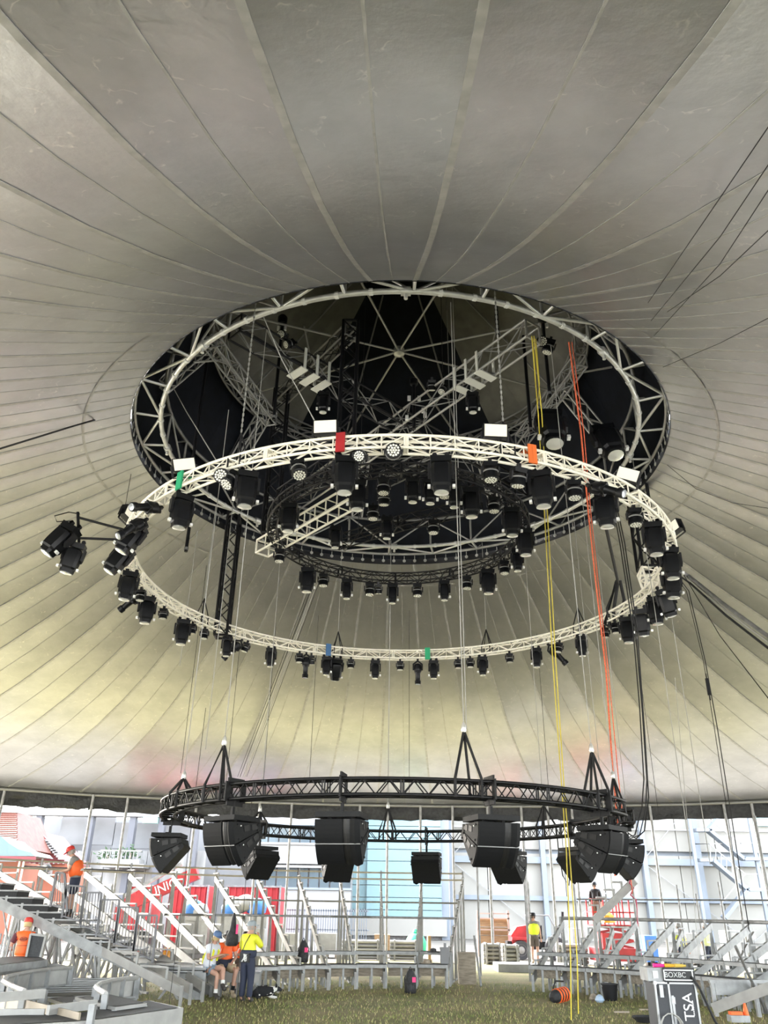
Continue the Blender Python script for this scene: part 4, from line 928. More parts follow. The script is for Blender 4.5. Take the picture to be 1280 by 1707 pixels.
# railing panels
M_RAILK = mat('dark_grey_rail', (.13, .13, .14), .45, .3)
rp = [((84, 1512), (112, 1520), (94, 1454), (108, 1456)), ((103, 1530), (134, 1540), (112, 1476), (141, 1478)), ((133, 1546), (163, 1556), (141, 1488), (169, 1488)), ((160, 1562), (190, 1572), (169, 1500), (199, 1500)), ((190, 1576), (222, 1586), (200, 1512), (230, 1513)), ((222, 1590), (254, 1605), (231, 1526), (262, 1526))]
for i, q in enumerate(rp):
    Y = 22.9; a, b, c, d = [LB(*p, Y) for p in q]
    r = thing('stair_railing', 'dark grey baluster railing panel beside the left stairs, %s from the left' % ordinal(i), 'railing', a, 'stair railing panels')
    MB().bar(a, c, .05, .05).build('post', M_RAILK, r); MB().bar(b, d, .05, .05).build('post', M_RAILK, r)
    MB().bar(c, d, .04, .04).build('top_rail', M_RAILK, r); MB().bar(a.lerp(c, .06), b.lerp(d, .06), .03, .03).build('bottom_rail', M_RAILK, r)
    for k in range(1, 6): rod(a.lerp(b, k / 6) + Vector((0, 0, .05)), c.lerp(d, k / 6), .011, M_RAILK, 'baluster', r)
tube_line('hand_rail', 'thin dark handrail crossing behind the man at the stairs', [LB(40, 1444, 25), LB(240, 1453, 25.5)], .02, M_RAILK)
# A-frames below the stairs
for i, (x, y, xb) in enumerate(((98, 1560, 70), (150, 1580, 135), (186, 1575, 160), (222, 1600, 200), (60, 1545, 55), (120, 1560, 118))):
    a = LB(x, y, 25); f = thing('trestle', 'grey splayed trestle under the left stairs, %s in from the left' % ordinal([60, 98, 120, 150, 186, 222].index(x)), 'trestle', (a.x, a.y, 0), 'trestles under the stairs')
    for dx in (-.35, .35): MB().bar((a.x + dx, a.y, 0), a, .07, .06).build('leg', M_SEAT, f)
    MB().bar((a.x - .35, a.y + .1, .1), (a.x + .55, a.y + .15, a.z), .03, .03).build('brace', M_SEAT, f)

# ---- stage decks in the lower left foreground
def slab(name, label, px, z, th, mt, medge, cat='deck', group=None, legs=0, rim=.05):
    P = [atZ(x, y, z) for x, y in px]; c = sum(P, Vector()) / len(P); n = len(P)
    s = thing(name, label, cat, (c.x, c.y, 0), group)
    vs = [p for p in P] + [p - Vector((0, 0, th)) for p in P]
    MB().add(vs, [tuple(range(n)), tuple(range(2 * n - 1, n - 1, -1))] + [(i, n + i, n + (i + 1) % n, (i + 1) % n) for i in range(n)]).build('frame', medge, s)
    Q = [c + (p - c) * (1 - rim / max(.2, (p - c).length) * 1.6) for p in P]; vs = [q + Vector((0, 0, .008)) for q in Q]
    MB().add(vs, [tuple(range(n))]).build('deck_top', mt, s)
    for i in range(n):
        p = c + (P[i] - c) * .96; MB().bar((p.x, p.y, 0), (p.x, p.y, z - th + .01), .07, .07).build('leg', M_SEAT, s)
    return s
def ribbed(px, z, n):
    pass
M_DECK = mat('deck_grey', (.035, .037, .04), .7, nscale=30, namt=.2)
slab('stage_deck', 'near stage deck with pale fascia at the bottom left corner', [(-30, 1712), (150, 1702), (306, 1680), (250, 1668), (120, 1690), (-30, 1695)], .58, .30, M_DECK, M_SEATW)
slab('stage_deck', 'dark square deck panel with pale rim lying on the stage', [(125, 1662), (178, 1657), (245, 1672), (192, 1679)], .64, .05, M_DECK, M_SEATW, rim=.03)
slab('stage_deck', 'small dark deck panel left of the square panel', [(80, 1664), (120, 1660), (158, 1668), (112, 1674)], .50, .05, M_DECK, M_SEATW, rim=.03)
sd = slab('stage_floor', 'curved grey ribbed stage floor between the two curved lips', [(30, 1650), (60, 1640), (118, 1630), (205, 1630), (172, 1646), (172, 1657), (120, 1661), (48, 1662)], .46, .06, mat('rib_floor', (.10, .102, .105), .6), M_SEAT)
for k in range(7):
    a = atZ(36 + k * 2, 1655 - k * 3.6, .475); b = atZ(174 + k * 4, 1652 - k * 3.5, .475); MB().bar(a, b, .05, .02).build('floor_rib', M_SEAT, sd)
def lip(label, px, z):
    P = [atZ(x, y, z) for x, y in px]; s = thing('curved_lip', label, 'stage edge', (P[0].x, P[0].y, 0), 'curved stage lips')
    MB().path(P, .045, 6).build('top_rail', M_SEATW, s); MB().path([p - Vector((0, 0, .34)) for p in P], .03, 6).build('bottom_rail', M_SEAT, s)
    for i in range(len(P)):
        MB().box((P[i].x, P[i].y, z - .18), (.1, .07, .36)).build('bracket', M_SEAT, s)
    vs = [p - Vector((0, -.12, .04)) for p in P] + [p - Vector((0, -.12, .34)) for p in P]; n = len(P)
    MB().add(vs, [(i, i + 1, n + i + 1, n + i) for i in range(n - 1)]).build('skirt', M_SEATW, s)
    MB().bar((P[0].x, P[0].y, 0), P[0], .06, .06).build('leg', M_SEAT, s); MB().bar((P[-1].x, P[-1].y, 0), P[-1], .06, .06).build('leg', M_SEAT, s)
lip('left curved stage lip with pale brackets', [(40, 1652), (20, 1644), (6, 1636), (10, 1629), (26, 1625), (52, 1620), (80, 1616), (120, 1613)], .82)
lip('right curved stage lip with pale brackets', [(176, 1657), (164, 1650), (160, 1645), (166, 1640), (182, 1636), (205, 1632), (230, 1630)], .80)
slab('stage_deck', 'grey deck in front of the orange-shirted man at the left edge', [(-30, 1612), (80, 1600), (60, 1592), (-30, 1598)], .95, .14, M_DECK, M_SEAT)
slab('stage_deck', 'lower grey deck at the left edge below the first', [(-30, 1622), (60, 1614), (120, 1612), (95, 1606), (-30, 1612)], .80, .08, mat('rib_floor2', (.085, .09, .092), .6), M_SEAT)
fr = thing('stage_barrier', 'open pale stage frame with posts at the bottom left', 'frame', atZ(75, 1707, .0))
for x, yb, yt in ((74, 1712, 1652), (155, 1706, 1674)):
    a = atZ(x, yt, .80); MB().bar((a.x, a.y, 0), a, .11, .09).build('post', M_SEAT, fr)
for (x0, y0, x1, y1, z) in ((-20, 1664, 74, 1656, .8), (80, 1684, 160, 1674, .66), (-20, 1690, 74, 1690, .6)):
    a, b = atZ(x0, y0, z), atZ(x1, y1, z); MB().bar(a, b, .06, .13).build('rail', M_SEATW, fr)
a = atZ(-20, 1672, .5); b = atZ(130, 1712, .5); MB().bar(a, b, .03, .36).build('ply_side', mat('pale_ply', (.28, .235, .175), .6, nscale=3, namt=.1), fr)
# dark board and gate by the orange-shirted man
P = [LB(52, 1557, 22.2), LB(77, 1560, 22.2), LB(63, 1600, 22.0), LB(43, 1600, 22.0)]
bd = thing('leaning_board', 'dark board with a white rim leaning beside the orange-shirted man', 'board', P[3])
P[2] = P[2] + Vector((0, 0, -.6)); P[3] = P[3] + Vector((0, 0, -.6))
o_ = Vector((0, .06, 0)); MB().add([p for p in P] + [p + o_ for p in P], [(0, 1, 2, 3), (7, 6, 5, 4), (0, 4, 5, 1), (1, 5, 6, 2), (2, 6, 7, 3), (3, 7, 4, 0)]).build('panel', M_DECK, bd)
for i in range(4): MB().bar(P[i] - o_ * .3, P[(i + 1) % 4] - o_ * .3, .05, .05).build('rim', M_SEATW, bd)
for i in range(5):
    a, b = LB(2 + i * 5, 1556 + i * 1.5, 22.4), LB(-10 + i * 6, 1600, 22.2); b.z = 0; tag(MB().bar(b, a, .03, .03).build('steel_bar', M_GALV, loc=b), 'thin steel bar leaning at the left edge, %s from the left' % ordinal(i), 'bar', 'leaning steel bars')

# ================================================================== things on the lawn
# flight case
fc = thing('flight_case', 'tall dark flight case with silver edges and white lettering TSA', 'flight case', (0, 0, 0))
A = atZ(1100, 1740, 0); Yc = A.y
tl, tr_ = atY(1091, 1637, Yc), atY(1157, 1634, Yc); Wc = (tr_ - tl).length; zt = tl.z
cx = (tl.x + tr_.x) / 2; dep = .6; fc.location = (cx, Yc, 0)
CASE = mat('case_panel', (.026, .028, .033), .55, nscale=60, namt=.1); M_EDGE = mat('case_edge', (.34, .345, .35), .3, .6)
lx = -Wc / 2 - .02
def cb(name, c, size, m, par=fc): return MB().box(Vector((cx, Yc, 0)) + Vector(c), size).build(name, m, par)
cb('case_body', (0, dep / 2, zt / 2), (Wc, dep, zt - .04), CASE)
for x in (-Wc / 2, -Wc * .17, Wc / 2): cb('edge_strip', (x, 0, zt / 2), (.035, .035, zt), M_EDGE)
for z in (.03, zt - .01): cb('edge_strip', (0, 0, z), (Wc, .035, .035), M_EDGE)
for x in (-Wc / 2, Wc / 2):
    for y in (0, dep):
        for z in (.02, zt - .01): cb('corner_ball', (x, y, z), (.06, .06, .06), M_EDGE)
for z in (zt * .70, zt * .22):
    cb('butterfly_latch', (-Wc * .10, -.02, z), (.075, .03, .11), M_EDGE); cb('latch_knob', (-Wc * .10, -.04, z), (.03, .02, .06), M_SILV)
cb('latch_strip', (-Wc * .10, -.01, zt * .47), (.045, .015, zt * .62), M_EDGE)
cb('hinge_plate', (-Wc * .36, -.012, zt * .85), (.07, .015, .2), M_EDGE)
for x in (-Wc * .43, -Wc * .28): cb('vent', (x, -.01, zt * .84), (.03, .01, .12), M_SPKD)
def text(s, size, m, name, par, M4, ext=.004):
    cu = bpy.data.curves.new('t', 'FONT'); cu.body = s; cu.size = size; cu.extrude = ext; cu.align_x = 'CENTER'; cu.align_y = 'CENTER'
    o = bpy.data.objects.new('t', cu); COL.objects.link(o); bpy.context.view_layer.update()
    me = bpy.data.meshes.new_from_object(o.evaluated_get(bpy.context.evaluated_depsgraph_get())); bpy.data.objects.remove(o); bpy.data.curves.remove(cu)
    me.name = name; me.materials.clear(); me.materials.append(m)
    n = bpy.data.objects.new(name, me); COL.objects.link(n); n.parent = par
    n.matrix_basis = Matrix.Translation(-wpos(par)) @ M4; return n
M_TXT = mat('white_print', (.85, .85, .85), .5)
FACE = Matrix.Rotation(PI / 2, 4, 'X')
text('TSA', .26, M_TXT, 'lettering', fc, Matrix.Translation((cx + Wc * .27, Yc - .012, zt * .60)) @ Matrix.Rotation(-PI / 2, 4, 'Y') @ FACE)
for k in range(9): cb('small_print', (Wc * .38, -.01, zt * .47 + k * zt * .028), (.018, .006, zt * .018), M_TXT)
# rack unit on the case
ru = thing('rack_unit', 'grey rack box with a black framed front lying on the flight case', 'rack unit', (cx, Yc, zt))
P0 = Vector((cx, Yc, zt))
def rb_(name, c, size, m): return MB().box(P0 + Vector(c), size).build(name, m, ru)
rb_('casing', (-.06, .28, .12), (Wc * 1.12, .5, .22), M_SEAT)
rb_('front_panel', (.10, -.0, .12), (Wc * .78, .05, .24), M_SPKD)
for z in (.04, .20): rb_('white_frame', (.10, -.03, z), (Wc * .72, .012, .018), M_TXT)
for x in (-Wc * .25, Wc * .46): rb_('white_frame', (.0 + x, -.03, .12), (.018, .012, .17), M_TXT)
text('BOXBC', .12, mat('grey_print', (.5, .5, .5), .5), 'lettering', ru, Matrix.Translation((cx + .02, Yc - .03, zt + .12)) @ FACE)
rb_('label', (-Wc * .45, .02, .12), (.10, .02, .12), M_EDGE)
for i, (x, wd, m, lb) in enumerate(((-.22, .20, mat('pink', (.85, .03, .25), .5), 'hot pink glove'), (-.02, .18, mat('amber', (.65, .36, .03), .4), 'amber torch'), (.17, .16, mat('ochre', (.6, .42, .08), .4), 'ochre tool'))):
    p = P0 + Vector((x, .15, .265)); tl_ = MB(); tl_.tube(p - Vector((wd / 2, 0, 0)), p + Vector((wd / 2, 0, 0)), .034, 8, r2=.028); tl_.tube(p + Vector((wd / 2, 0, 0)), p + Vector((wd / 2 + .05, 0, 0)), .02, 8)
    tag(tl_.build(['glove', 'torch', 'hand_tool'][i], m, loc=p), lb + ' lying on top of the rack box', ['glove', 'torch', 'tool'][i])
ca = MB(); q0 = P0 + Vector((Wc * .42, -.05, .1))
ca.path([q0, q0 + Vector((.12, -.03, -.2)), q0 + Vector((.35, .1, -.7)), q0 + Vector((.7, .3, -1.15)), q0 + Vector((1.1, .5, -zt - .02))], .022, 6)
tag(ca.build('power_cable', M_DROPE, loc=q0), 'black cable curving from the rack box down to the lawn', 'cable')
ca = MB(); c0 = Vector((cx - Wc * .28, Yc - .16, .05))
for k in range(3): ca.path([c0 + Vector((math.cos(a) * (.18 + .02 * k), -.02 * k, .2 + math.sin(a) * .24)) for a in [i * 2 * PI / 14 for i in range(14)]], .010, 5, closed=True)
tag(ca.build('cable_coil', M_WROPE, loc=c0), 'pale coil of cable at the foot of the flight case', 'cable')

def soft(name, rings, m, par, n=10, smooth=60):
    """closed lofted body through rings of (centre, rx, ry) stacked along z-ish"""
    vs = []
    for c, rx, ry in rings:
        for i in range(n):
            a = 2 * PI * i / n; vs.append(Vector(c) + Vector((rx * math.cos(a), ry * math.sin(a), 0)))
    k = len(rings)
    fs = [(i * n + j, i * n + (j + 1) % n, (i + 1) * n + (j + 1) % n, (i + 1) * n + j) for i in range(k - 1) for j in range(n)] + [tuple(reversed(range(n))), tuple((k - 1) * n + j for j in range(n))]
    return MB().add(vs, fs).build(name, m, par, smooth=smooth)
M_BAG = mat('black_nylon', (.018, .018, .02), .6, nscale=14, namt=.5, bump=.5); M_PINK = mat('pink_patch', (.9, .05, .22), .55)
def backpack(p, h, label, patch=True, tilt=0):
    b = thing('backpack', label, 'backpack', p); p = Vector(p)
    soft('bag_body', [(p + Vector((0, 0, 0)), h * .22, h * .15), (p + Vector((0, 0, h * .05)), h * .27, h * .2), (p + Vector((0, 0, h * .4)), h * .26, h * .19), (p + Vector((tilt, 0, h * .75)), h * .2, h * .14), (p + Vector((tilt, 0, h * .95)), h * .1, h * .08)], M_BAG, b)
    soft('front_pocket', [(p + Vector((0, -h * .18, h * .08)), h * .17, h * .07), (p + Vector((0, -h * .2, h * .25)), h * .18, h * .09), (p + Vector((0, -h * .17, h * .42)), h * .14, h * .05)], M_BAG, b)
    for s_ in (-1, 1): MB().path([p + Vector((s_ * h * .12, h * .1, h * .85)), p + Vector((s_ * h * .26, h * .16, h * .6)), p + Vector((s_ * h * .24, h * .15, h * .2))], .018, 5).build('shoulder_strap', M_STRAP, b)
    MB().path([p + Vector((tilt - .05, 0, h * .92)), p + Vector((tilt, 0, h * 1.06)), p + Vector((tilt + .05, 0, h * .92))], .014, 5).build('grab_handle', M_STRAP, b)
    if patch: MB().box(p + Vector((h * .16, -h * .17, h * .55)), (h * .16, h * .06, h * .2)).build('pink_patch', M_PINK, b)
    return b
bp_ = atY(504, 1610, 27.6); bp_.z = .632; backpack(bp_, .62, 'black backpack with a pink patch standing on the low front deck')
bp_ = atZ(684, 1656, 0); backpack(bp_, .62, 'black backpack with a pink patch standing on the lawn before the deck')
ht = atY(388, 1553, 23.4); 
hb = thing('hanging_bag', 'big black bag hanging between the seated people from a scaffold tube', 'bag', ht)
soft('bag_body', [(ht + Vector((0, 0, -.33)), .12, .1), (ht + Vector((0, 0, -.28)), .17, .13), (ht + Vector((0, 0, -.1)), .16, .12), (ht + Vector((0, 0, .06)), .09, .08), (ht + Vector((.0, 0, .34)), .05, .05), (ht + Vector((0, 0, .44)), .02, .02)], M_BAG, hb)
MB().box(ht + Vector((.12, -.09, .06)), (.05, .04, .22)).build('pink_tag', M_PINK, hb)
# duffel
dp_ = atZ(938, 1673, 0); du = thing('duffel_bag', 'black duffel bag with orange stripes lying on the grass', 'bag', dp_)
ax = Vector((.62, .55, 0)).normalized(); a0_, a1_ = dp_ + Vector((-.26, -.1, .15)), dp_ + Vector((.24, .42, .20))
MB().path([a0_ + (a1_ - a0_) * t for t in (-.04, 0, .1, .3, .5, .7, .9, 1, 1.04)], [.07, .13, .15, .165, .165, .165, .15, .12, .05], 14).build('bag_body', M_BAG, du, smooth=60)
for t in (.25, .42, .59, .76): 
    c = a0_.lerp(a1_, t); d_ = (a1_ - a0_).normalized(); MB().path([c - d_ * .03, c + d_ * .03], .170, 14).build('orange_stripe', mat('hi_vis_orange', (.95, .14, .02), .55), du)
MB().path([a0_ + Vector((0, -.1, .2)), a0_.lerp(a1_, .3) + Vector((-.05, -.1, .34)), a0_.lerp(a1_, .7) + Vector((0, -.1, .3))], .02, 5).build('handle', M_STRAP, du)
bk = atZ(1018, 1668, 0); bu = thing('bucket', 'black bucket standing in front of the right seating', 'bucket', bk)
MB().lathe([(.17, 0), (.22, .36), (.235, .37), (.235, .40), (.21, .40), (.16, .04)], 18, Matrix.Translation(bk)).build('pail', M_BODY2, bu, smooth=40)
MB().path([bk + Vector((.23 * math.cos(a), -.1 * abs(math.sin(a)) , .38 - .14 * math.sin(a))) for a in [i * PI / 8 for i in range(9)]], .008, 5).build('wire_handle', M_WIRE, bu)
for i, (x, y, m, lb) in enumerate(((990, 1669, M_WOOD, 'crumpled brown paper'), (1000, 1671, mat('blue_white_pack', (.45, .6, .8), .4), 'blue and white packet'))):
    p = atZ(x, y, 0); tag(MB().lathe([(.08, 0), (.13, .05), (.09, .14), (.03, .18)], 6, Matrix.Translation(p)).build(['paper', 'packet'][i], m, loc=p), lb + ' on the grass left of the black bucket', 'litter')
p = atZ(1026, 1690, 0)
for x, y, x1, lb in ((1024, 1687, 1048, 'left'), (1066, 1683, 1082, 'right')):
    a = atZ(x, y, .02); b = atZ(x1, y, .02); tag(MB().bar(a, b, .08, .03).build('plank', M_WOOD, loc=a), 'short pale plank lying in the grass, %s one' % lb, 'plank', 'planks in the grass')
p = atZ(1085, 1705, 0); cl = MB()
for k in range(4): cl.path([p + Vector((math.cos(a) * (.3 + .03 * k), math.sin(a) * .22, .03 + .025 * k)) for a in [i * 2 * PI / 14 for i in range(14)]], .02, 5, closed=True)
tag(cl.build('cable_coil', M_DROPE, loc=p), 'dark cable coil on the grass left of the flight case', 'cable')
# orange-handled tool box at the lower right
p = atZ(1232, 1704, 0); tb_ = thing('tool_crate', 'grey tool crate with orange parts on the grass at the lower right', 'tool box', p)
MB().box(p + Vector((0, 0, .07)), (.42, .25, .13)).build('crate', M_SEAT, tb_); MB().box(p + Vector((-.05, 0, .17)), (.26, .16, .06)).build('orange_tray', mat('hi_vis_orange', (.95, .14, .02), .55), tb_)
MB().lathe([(.07, 0), (.045, .15), (.025, .25), (.02, .26)], 12, Matrix.Translation(p + Vector((.18, 0, .1)))).build('orange_cone', mat('hi_vis_orange', (.95, .14, .02), .55), tb_)
# pump bottle, dark bag and hat on the front deck
for i, (x, y, lb, cat) in enumerate(((722, 1591, 'dark cap lying on the second deck', 'cap'), (741, 1607, 'grey cooler box standing on the front deck', 'cooler'), (711, 1607, 'brown hat lying on the front deck', 'hat'))):
    p = atY(x, y, 28.2); p.z = .63 if y > 1600 else .93
    m = MB()
    if cat == 'cooler': m.box(p + Vector((0, 0, .2)), (.26, .2, .4)); m.box(p + Vector((0, 0, .42)), (.28, .22, .05)); m.tube(p + Vector((.02, 0, .44)), p + Vector((.02, 0, .56)), .04, 8)
    else: m.lathe([(.19, 0), (.19, .015), (.11, .02), (.09, .1), (.03, .12)], 12, Matrix.Translation(p))
    tag(m.build(cat, mat('cool_grey', (.22, .22, .23), .6) if cat == 'cooler' else M_BAG if cat == 'cap' else M_WOOD, loc=p), lb, cat)
# orange drink bottle
p = LB(276, 1600, 24.3); ob = thing('drink_bottle', 'pair of amber drink bottles on the deck by the stairs', 'bottle', p)
for dx in (-.05, .06): MB().lathe([(.045, 0), (.045, .18), (.02, .24), (.02, .28)], 10, Matrix.Translation(p + Vector((dx, 0, 0)))).build('bottle', mat('amber_drink', (.75, .32, .04), .2), ob, smooth=40)
# right-hand ramp frame beside the case
r0_, r1_ = atZ(1190, 1690, .05), atY(1300, 1640, 20.6)
rf = thing('ramp', 'pale ramp frame with a white fascia right of the flight case', 'frame', (r0_.x, r0_.y, 0))
MB().bar(r0_ + Vector((0, 0, .1)), r1_, .09, .22).build('ramp_beam', M_SEATW, rf)
a, b = atY(1182, 1636, r0_.y), atY(1300, 1636, r0_.y); MB().bar(a, b, .12, .07).build('top_rail', M_SEAT, rf)
a2, b2 = atY(1192, 1648, r0_.y - .02), atY(1252, 1648, r0_.y - .02); MB().bar(a2 , b2, .03, .26, up=Vector((0, 0, 1))).build('fascia', M_SEAT, rf)
for x in (1186, 1256): q = atY(x, 1636, r0_.y); MB().bar((q.x, q.y, 0), q, .1, .08).build('post', M_SEAT, rf)
a = atY(1226, 1578, 20.2); b = atZ(1278, 1690, 0); tag(MB().tube(b, a, .035, 8).build('steel_tube', M_GALV, loc=b), 'grey steel tube leaning over the ramp frame at the right', 'tube')

# ================================================================== the yard behind
def bx(name, x0, x1, y0, y1, Y, dep, m, par=None, zb=None):
    """box whose front face fills the given picture rectangle at distance Y"""
    a, b = atY((x0 + x1) / 2, y1, Y), atY((x0 + x1) / 2, y0, Y); l, r = atY(x0, (y0 + y1) / 2, Y), atY(x1, (y0 + y1) / 2, Y)
    z0 = a.z if zb is None else zb
    return MB().box(((l.x + r.x) / 2, Y + dep / 2, (z0 + b.z) / 2), (r.x - l.x, dep, b.z - z0)).build(name, m, par)
# white warehouse
YW = 74
wh = thing('warehouse', 'big white warehouse with blue columns behind the right of the tent', 'building', atY(1000, 1560, YW).xy.to_3d())
M_WW = mat('warehouse_white', (.25, .24, .212), .7, nscale=.25, namt=.06); M_BC = mat('pale_blue_steel', (.17, .195, .225), .5, nscale=.6, namt=.08)
xl = atY(748, 1450, YW).x; npan = 26; pw = 3.3; hgt = 17
for i in range(npan):
    for j, (z0, z1) in enumerate(((0, 2.9), (2.96, 6.55), (6.9, 11.2), (11.25, hgt))):
        MB().box((xl + pw * (i + .5), YW + .2, (z0 + z1) / 2), (pw - .06, .4, z1 - z0)).build('wall_panel', M_WW, wh)
MB().box((xl + npan * pw / 2, YW + 4, hgt / 2), (npan * pw, 7, hgt - .2)).build('core', M_BC, wh)
for x in (752, 905, 1074, 1165):
    p = atY(x, 1440, YW - .3); MB().bar((p.x, p.y, 0), (p.x, p.y, hgt), .75, .4).build('column', M_BC, wh)
zg = atY(900, 1434, YW - .3).z
MB().bar((xl, YW - .25, zg), (xl + npan * pw, YW - .25, zg), .4, .5).build('girt', M_BC, wh)
MB().bar((xl, YW - .25, zg + 2.6), (xl + npan * pw, YW - .25, zg + 2.6), .12, .12).build('rail', M_SEATW, wh)
MB().bar((xl, YW - .25, 3.1), (xl + npan * pw, YW - .25, 3.1), .3, .35).build('girt', M_BC, wh)
for k in range(5):
    a = xl + pw * 5 * k; MB().bar((a, YW - .3, zg), (a + pw * 2.5, YW - .3, 0), .05, .05).build('cross_brace', M_GALV, wh); MB().bar((a + pw * 5, YW - .3, zg), (a + pw * 2.5, YW - .3, 0), .05, .05).build('cross_brace', M_GALV, wh)
    MB().bar((a, YW - .3, zg), (a + pw * 2.5, YW - .3, zg + 8), .05, .05).build('cross_brace', M_GALV, wh)
bx('high_window', 1258, 1300, 1352, 1377, YW - .3, .4, mat('aqua_panel', (.30, .55, .58), .3), wh)
for k in range(3): bx('louvre', 1262, 1300, 1359 + k * 3, 1360.5 + k * 3, YW - .4, .2, M_GALV, wh)
# steel stair tower
sw = thing('stair_tower', 'grey-blue steel stair tower climbing the white warehouse at the right', 'stairs', atY(1200, 1560, YW - 2.5).xy.to_3d()); Ys = YW - 2.5
for (x0, y0, x1, y1) in ((1158, 1384, 1180, 1384), (1180, 1384, 1238, 1432), (1206, 1353, 1180, 1384), (1164, 1434, 1186, 1434), (1186, 1434, 1244, 1483), (1244, 1483, 1266, 1483), (1244, 1483, 1206, 1530), (1238, 1432, 1280, 1432)):
    a, b = atY(x0, y0, Ys), atY(x1, y1, Ys); MB().bar(a, b, .9, .26, up=Vector((0, 0, 1))).build('flight', M_BC, sw)
for (x0, y0, x1, y1) in ((1170, 1357, 1236, 1407), (1158, 1407, 1182, 1407), (1182, 1407, 1242, 1457), (1242, 1457, 1265, 1457), (1242, 1457, 1200, 1508), (1158, 1407, 1280, 1405)):
    a, b = atY(x0, y0, Ys), atY(x1, y1, Ys); MB().bar(a, b, .07, .07).build('hand_rail', M_SEATW, sw)
for k in range(7):
    x = 1184 + k * 9; a, b = atY(x, 1409 + k * 7.5, Ys), atY(x, 1434 + k * 7.5, Ys); MB().bar(a, b, .04, .04).build('baluster', M_SEATW, sw)
for x in (1160, 1262): p = atY(x, 1440, Ys); MB().bar((p.x, p.y, 0), (p.x, p.y, 14), .25, .25).build('post', M_BC, sw)
# blue glass building
YG = 70
gl = thing('glass_building', 'pale blue panelled building behind the middle of the tent', 'building', atY(660, 1560, YG).xy.to_3d())
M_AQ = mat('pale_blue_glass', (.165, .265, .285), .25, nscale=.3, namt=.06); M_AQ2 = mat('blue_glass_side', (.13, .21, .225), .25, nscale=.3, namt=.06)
p0, p1, p2 = atY(586, 1450, YG).x, atY(612, 1450, YG).x, atY(735, 1450, YG).x; dz = .88
for j in range(16):
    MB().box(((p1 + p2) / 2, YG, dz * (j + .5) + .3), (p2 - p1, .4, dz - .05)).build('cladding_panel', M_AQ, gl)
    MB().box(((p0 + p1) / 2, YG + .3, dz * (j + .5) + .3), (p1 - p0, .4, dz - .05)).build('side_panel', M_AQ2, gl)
MB().box(((p0 + p2) / 2, YG + 3.4, 7.2), (p2 - p0, 6, 14.4)).build('core', M_GALV, gl); p3 = atY(748, 1450, YG).x
MB().box(((p2 + p3) / 2, YG + .5, 7.5), (p3 - p2, .8, 15)).build('corner_column', M_BC, gl)
bx('vent_louvre', 676, 716, 1389, 1395, YG - .15, .2, M_GALV, gl); bx('plinth', 586, 745, 1530, 1560, YG - .3, .3, M_WW, gl)
# window building
YB = 66
ob_ = thing('office_building', 'white office building with bands of windows left of the blue building', 'building', atY(480, 1560, YB).xy.to_3d())
M_OW = mat('office_white', (.24, .24, .235), .6, nscale=.3, namt=.05); M_WIN = mat('window_glass', (.06, .085, .10), .12, nscale=.3, namt=.25)
xo0, xo1 = atY(425, 1450, YB).x, atY(586, 1450, YB).x
for z0, z1, m, nm in ((0, 3.3, M_OW, 'lower_wall'), (5.1, 6.4, M_OW, 'white_band'), (8.0, 9.4, M_OW, 'white_band'), (11.0, 13, M_OW, 'white_band')):
    MB().box(((xo0 + xo1) / 2, YB + .3, (z0 + z1) / 2), (xo1 - xo0, .9, z1 - z0)).build(nm, m, ob_)
for z in (3.4, 4.9, 6.5, 7.9, 9.5, 10.9): MB().box(((xo0 + xo1) / 2, YB + .2, z), (xo1 - xo0 + .1, 1.0, .16)).build('sill', M_BC if z in (3.4, 7.9, 9.5) else M_OW, ob_)
for (z0, z1) in ((3.45, 4.95), (6.55, 7.9), (9.55, 10.9)):
    nwin = 9
    for k in range(nwin): 
        ww = (xo1 - xo0) / nwin; MB().box((xo0 + ww * (k + .5), YB + .35, (z0 + z1) / 2), (ww - .12, .3, z1 - z0)).build('window_pane', M_WIN, ob_)
MB().box(((xo0 + xo1) / 2, YB + 3.6, 6.4), (xo1 - xo0, 6, 12.8)).build('core', M_GALV, ob_)
# concrete grandstand at the left
YS = 72
gs = thing('grandstand', 'pale concrete grandstand behind the left of the tent', 'building', atY(200, 1540, YS).xy.to_3d())
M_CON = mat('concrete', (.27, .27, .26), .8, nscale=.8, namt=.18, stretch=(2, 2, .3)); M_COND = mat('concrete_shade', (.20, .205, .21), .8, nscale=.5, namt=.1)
M_COL2 = mat('column_concrete', (.11, .115, .13), .7)
for k in range(9): bx('wall_slab', 118 + k * 24, 141 + k * 24, 1418, 1560, YS, 1.0, M_CON, gs, 0)
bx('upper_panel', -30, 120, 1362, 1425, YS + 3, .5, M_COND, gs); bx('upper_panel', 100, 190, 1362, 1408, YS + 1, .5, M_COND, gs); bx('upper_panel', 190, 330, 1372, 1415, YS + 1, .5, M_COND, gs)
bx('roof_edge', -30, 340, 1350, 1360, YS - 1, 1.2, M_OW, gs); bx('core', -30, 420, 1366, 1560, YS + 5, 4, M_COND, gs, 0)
for x in (52, 140, 212, 262, 320): bx('column', x - 5, x + 5, 1356, 1500, YS - .8, .7, M_COL2, gs, 0)
bx('blue_awning', 238, 262, 1362, 1372, YS - 1.2, .6, mat('pale_teal', (.32, .50, .45), .6), gs); bx('planter', 168, 232, 1432, 1440, YS - 2, 1.4, M_CON, gs)
bx('ledge', 170, 240, 1440, 1446, YS - 2, 2, M_OW, gs)
for k in range(10): bx('rail_bar', 170 + k * 6.5, 171 + k * 6.5, 1418, 1432, YS - 2, .08, M_SEATW, gs)
bx('hand_rail', 168, 236, 1417, 1419, YS - 2, .1, M_SEATW, gs)
rg = random.Random(5)
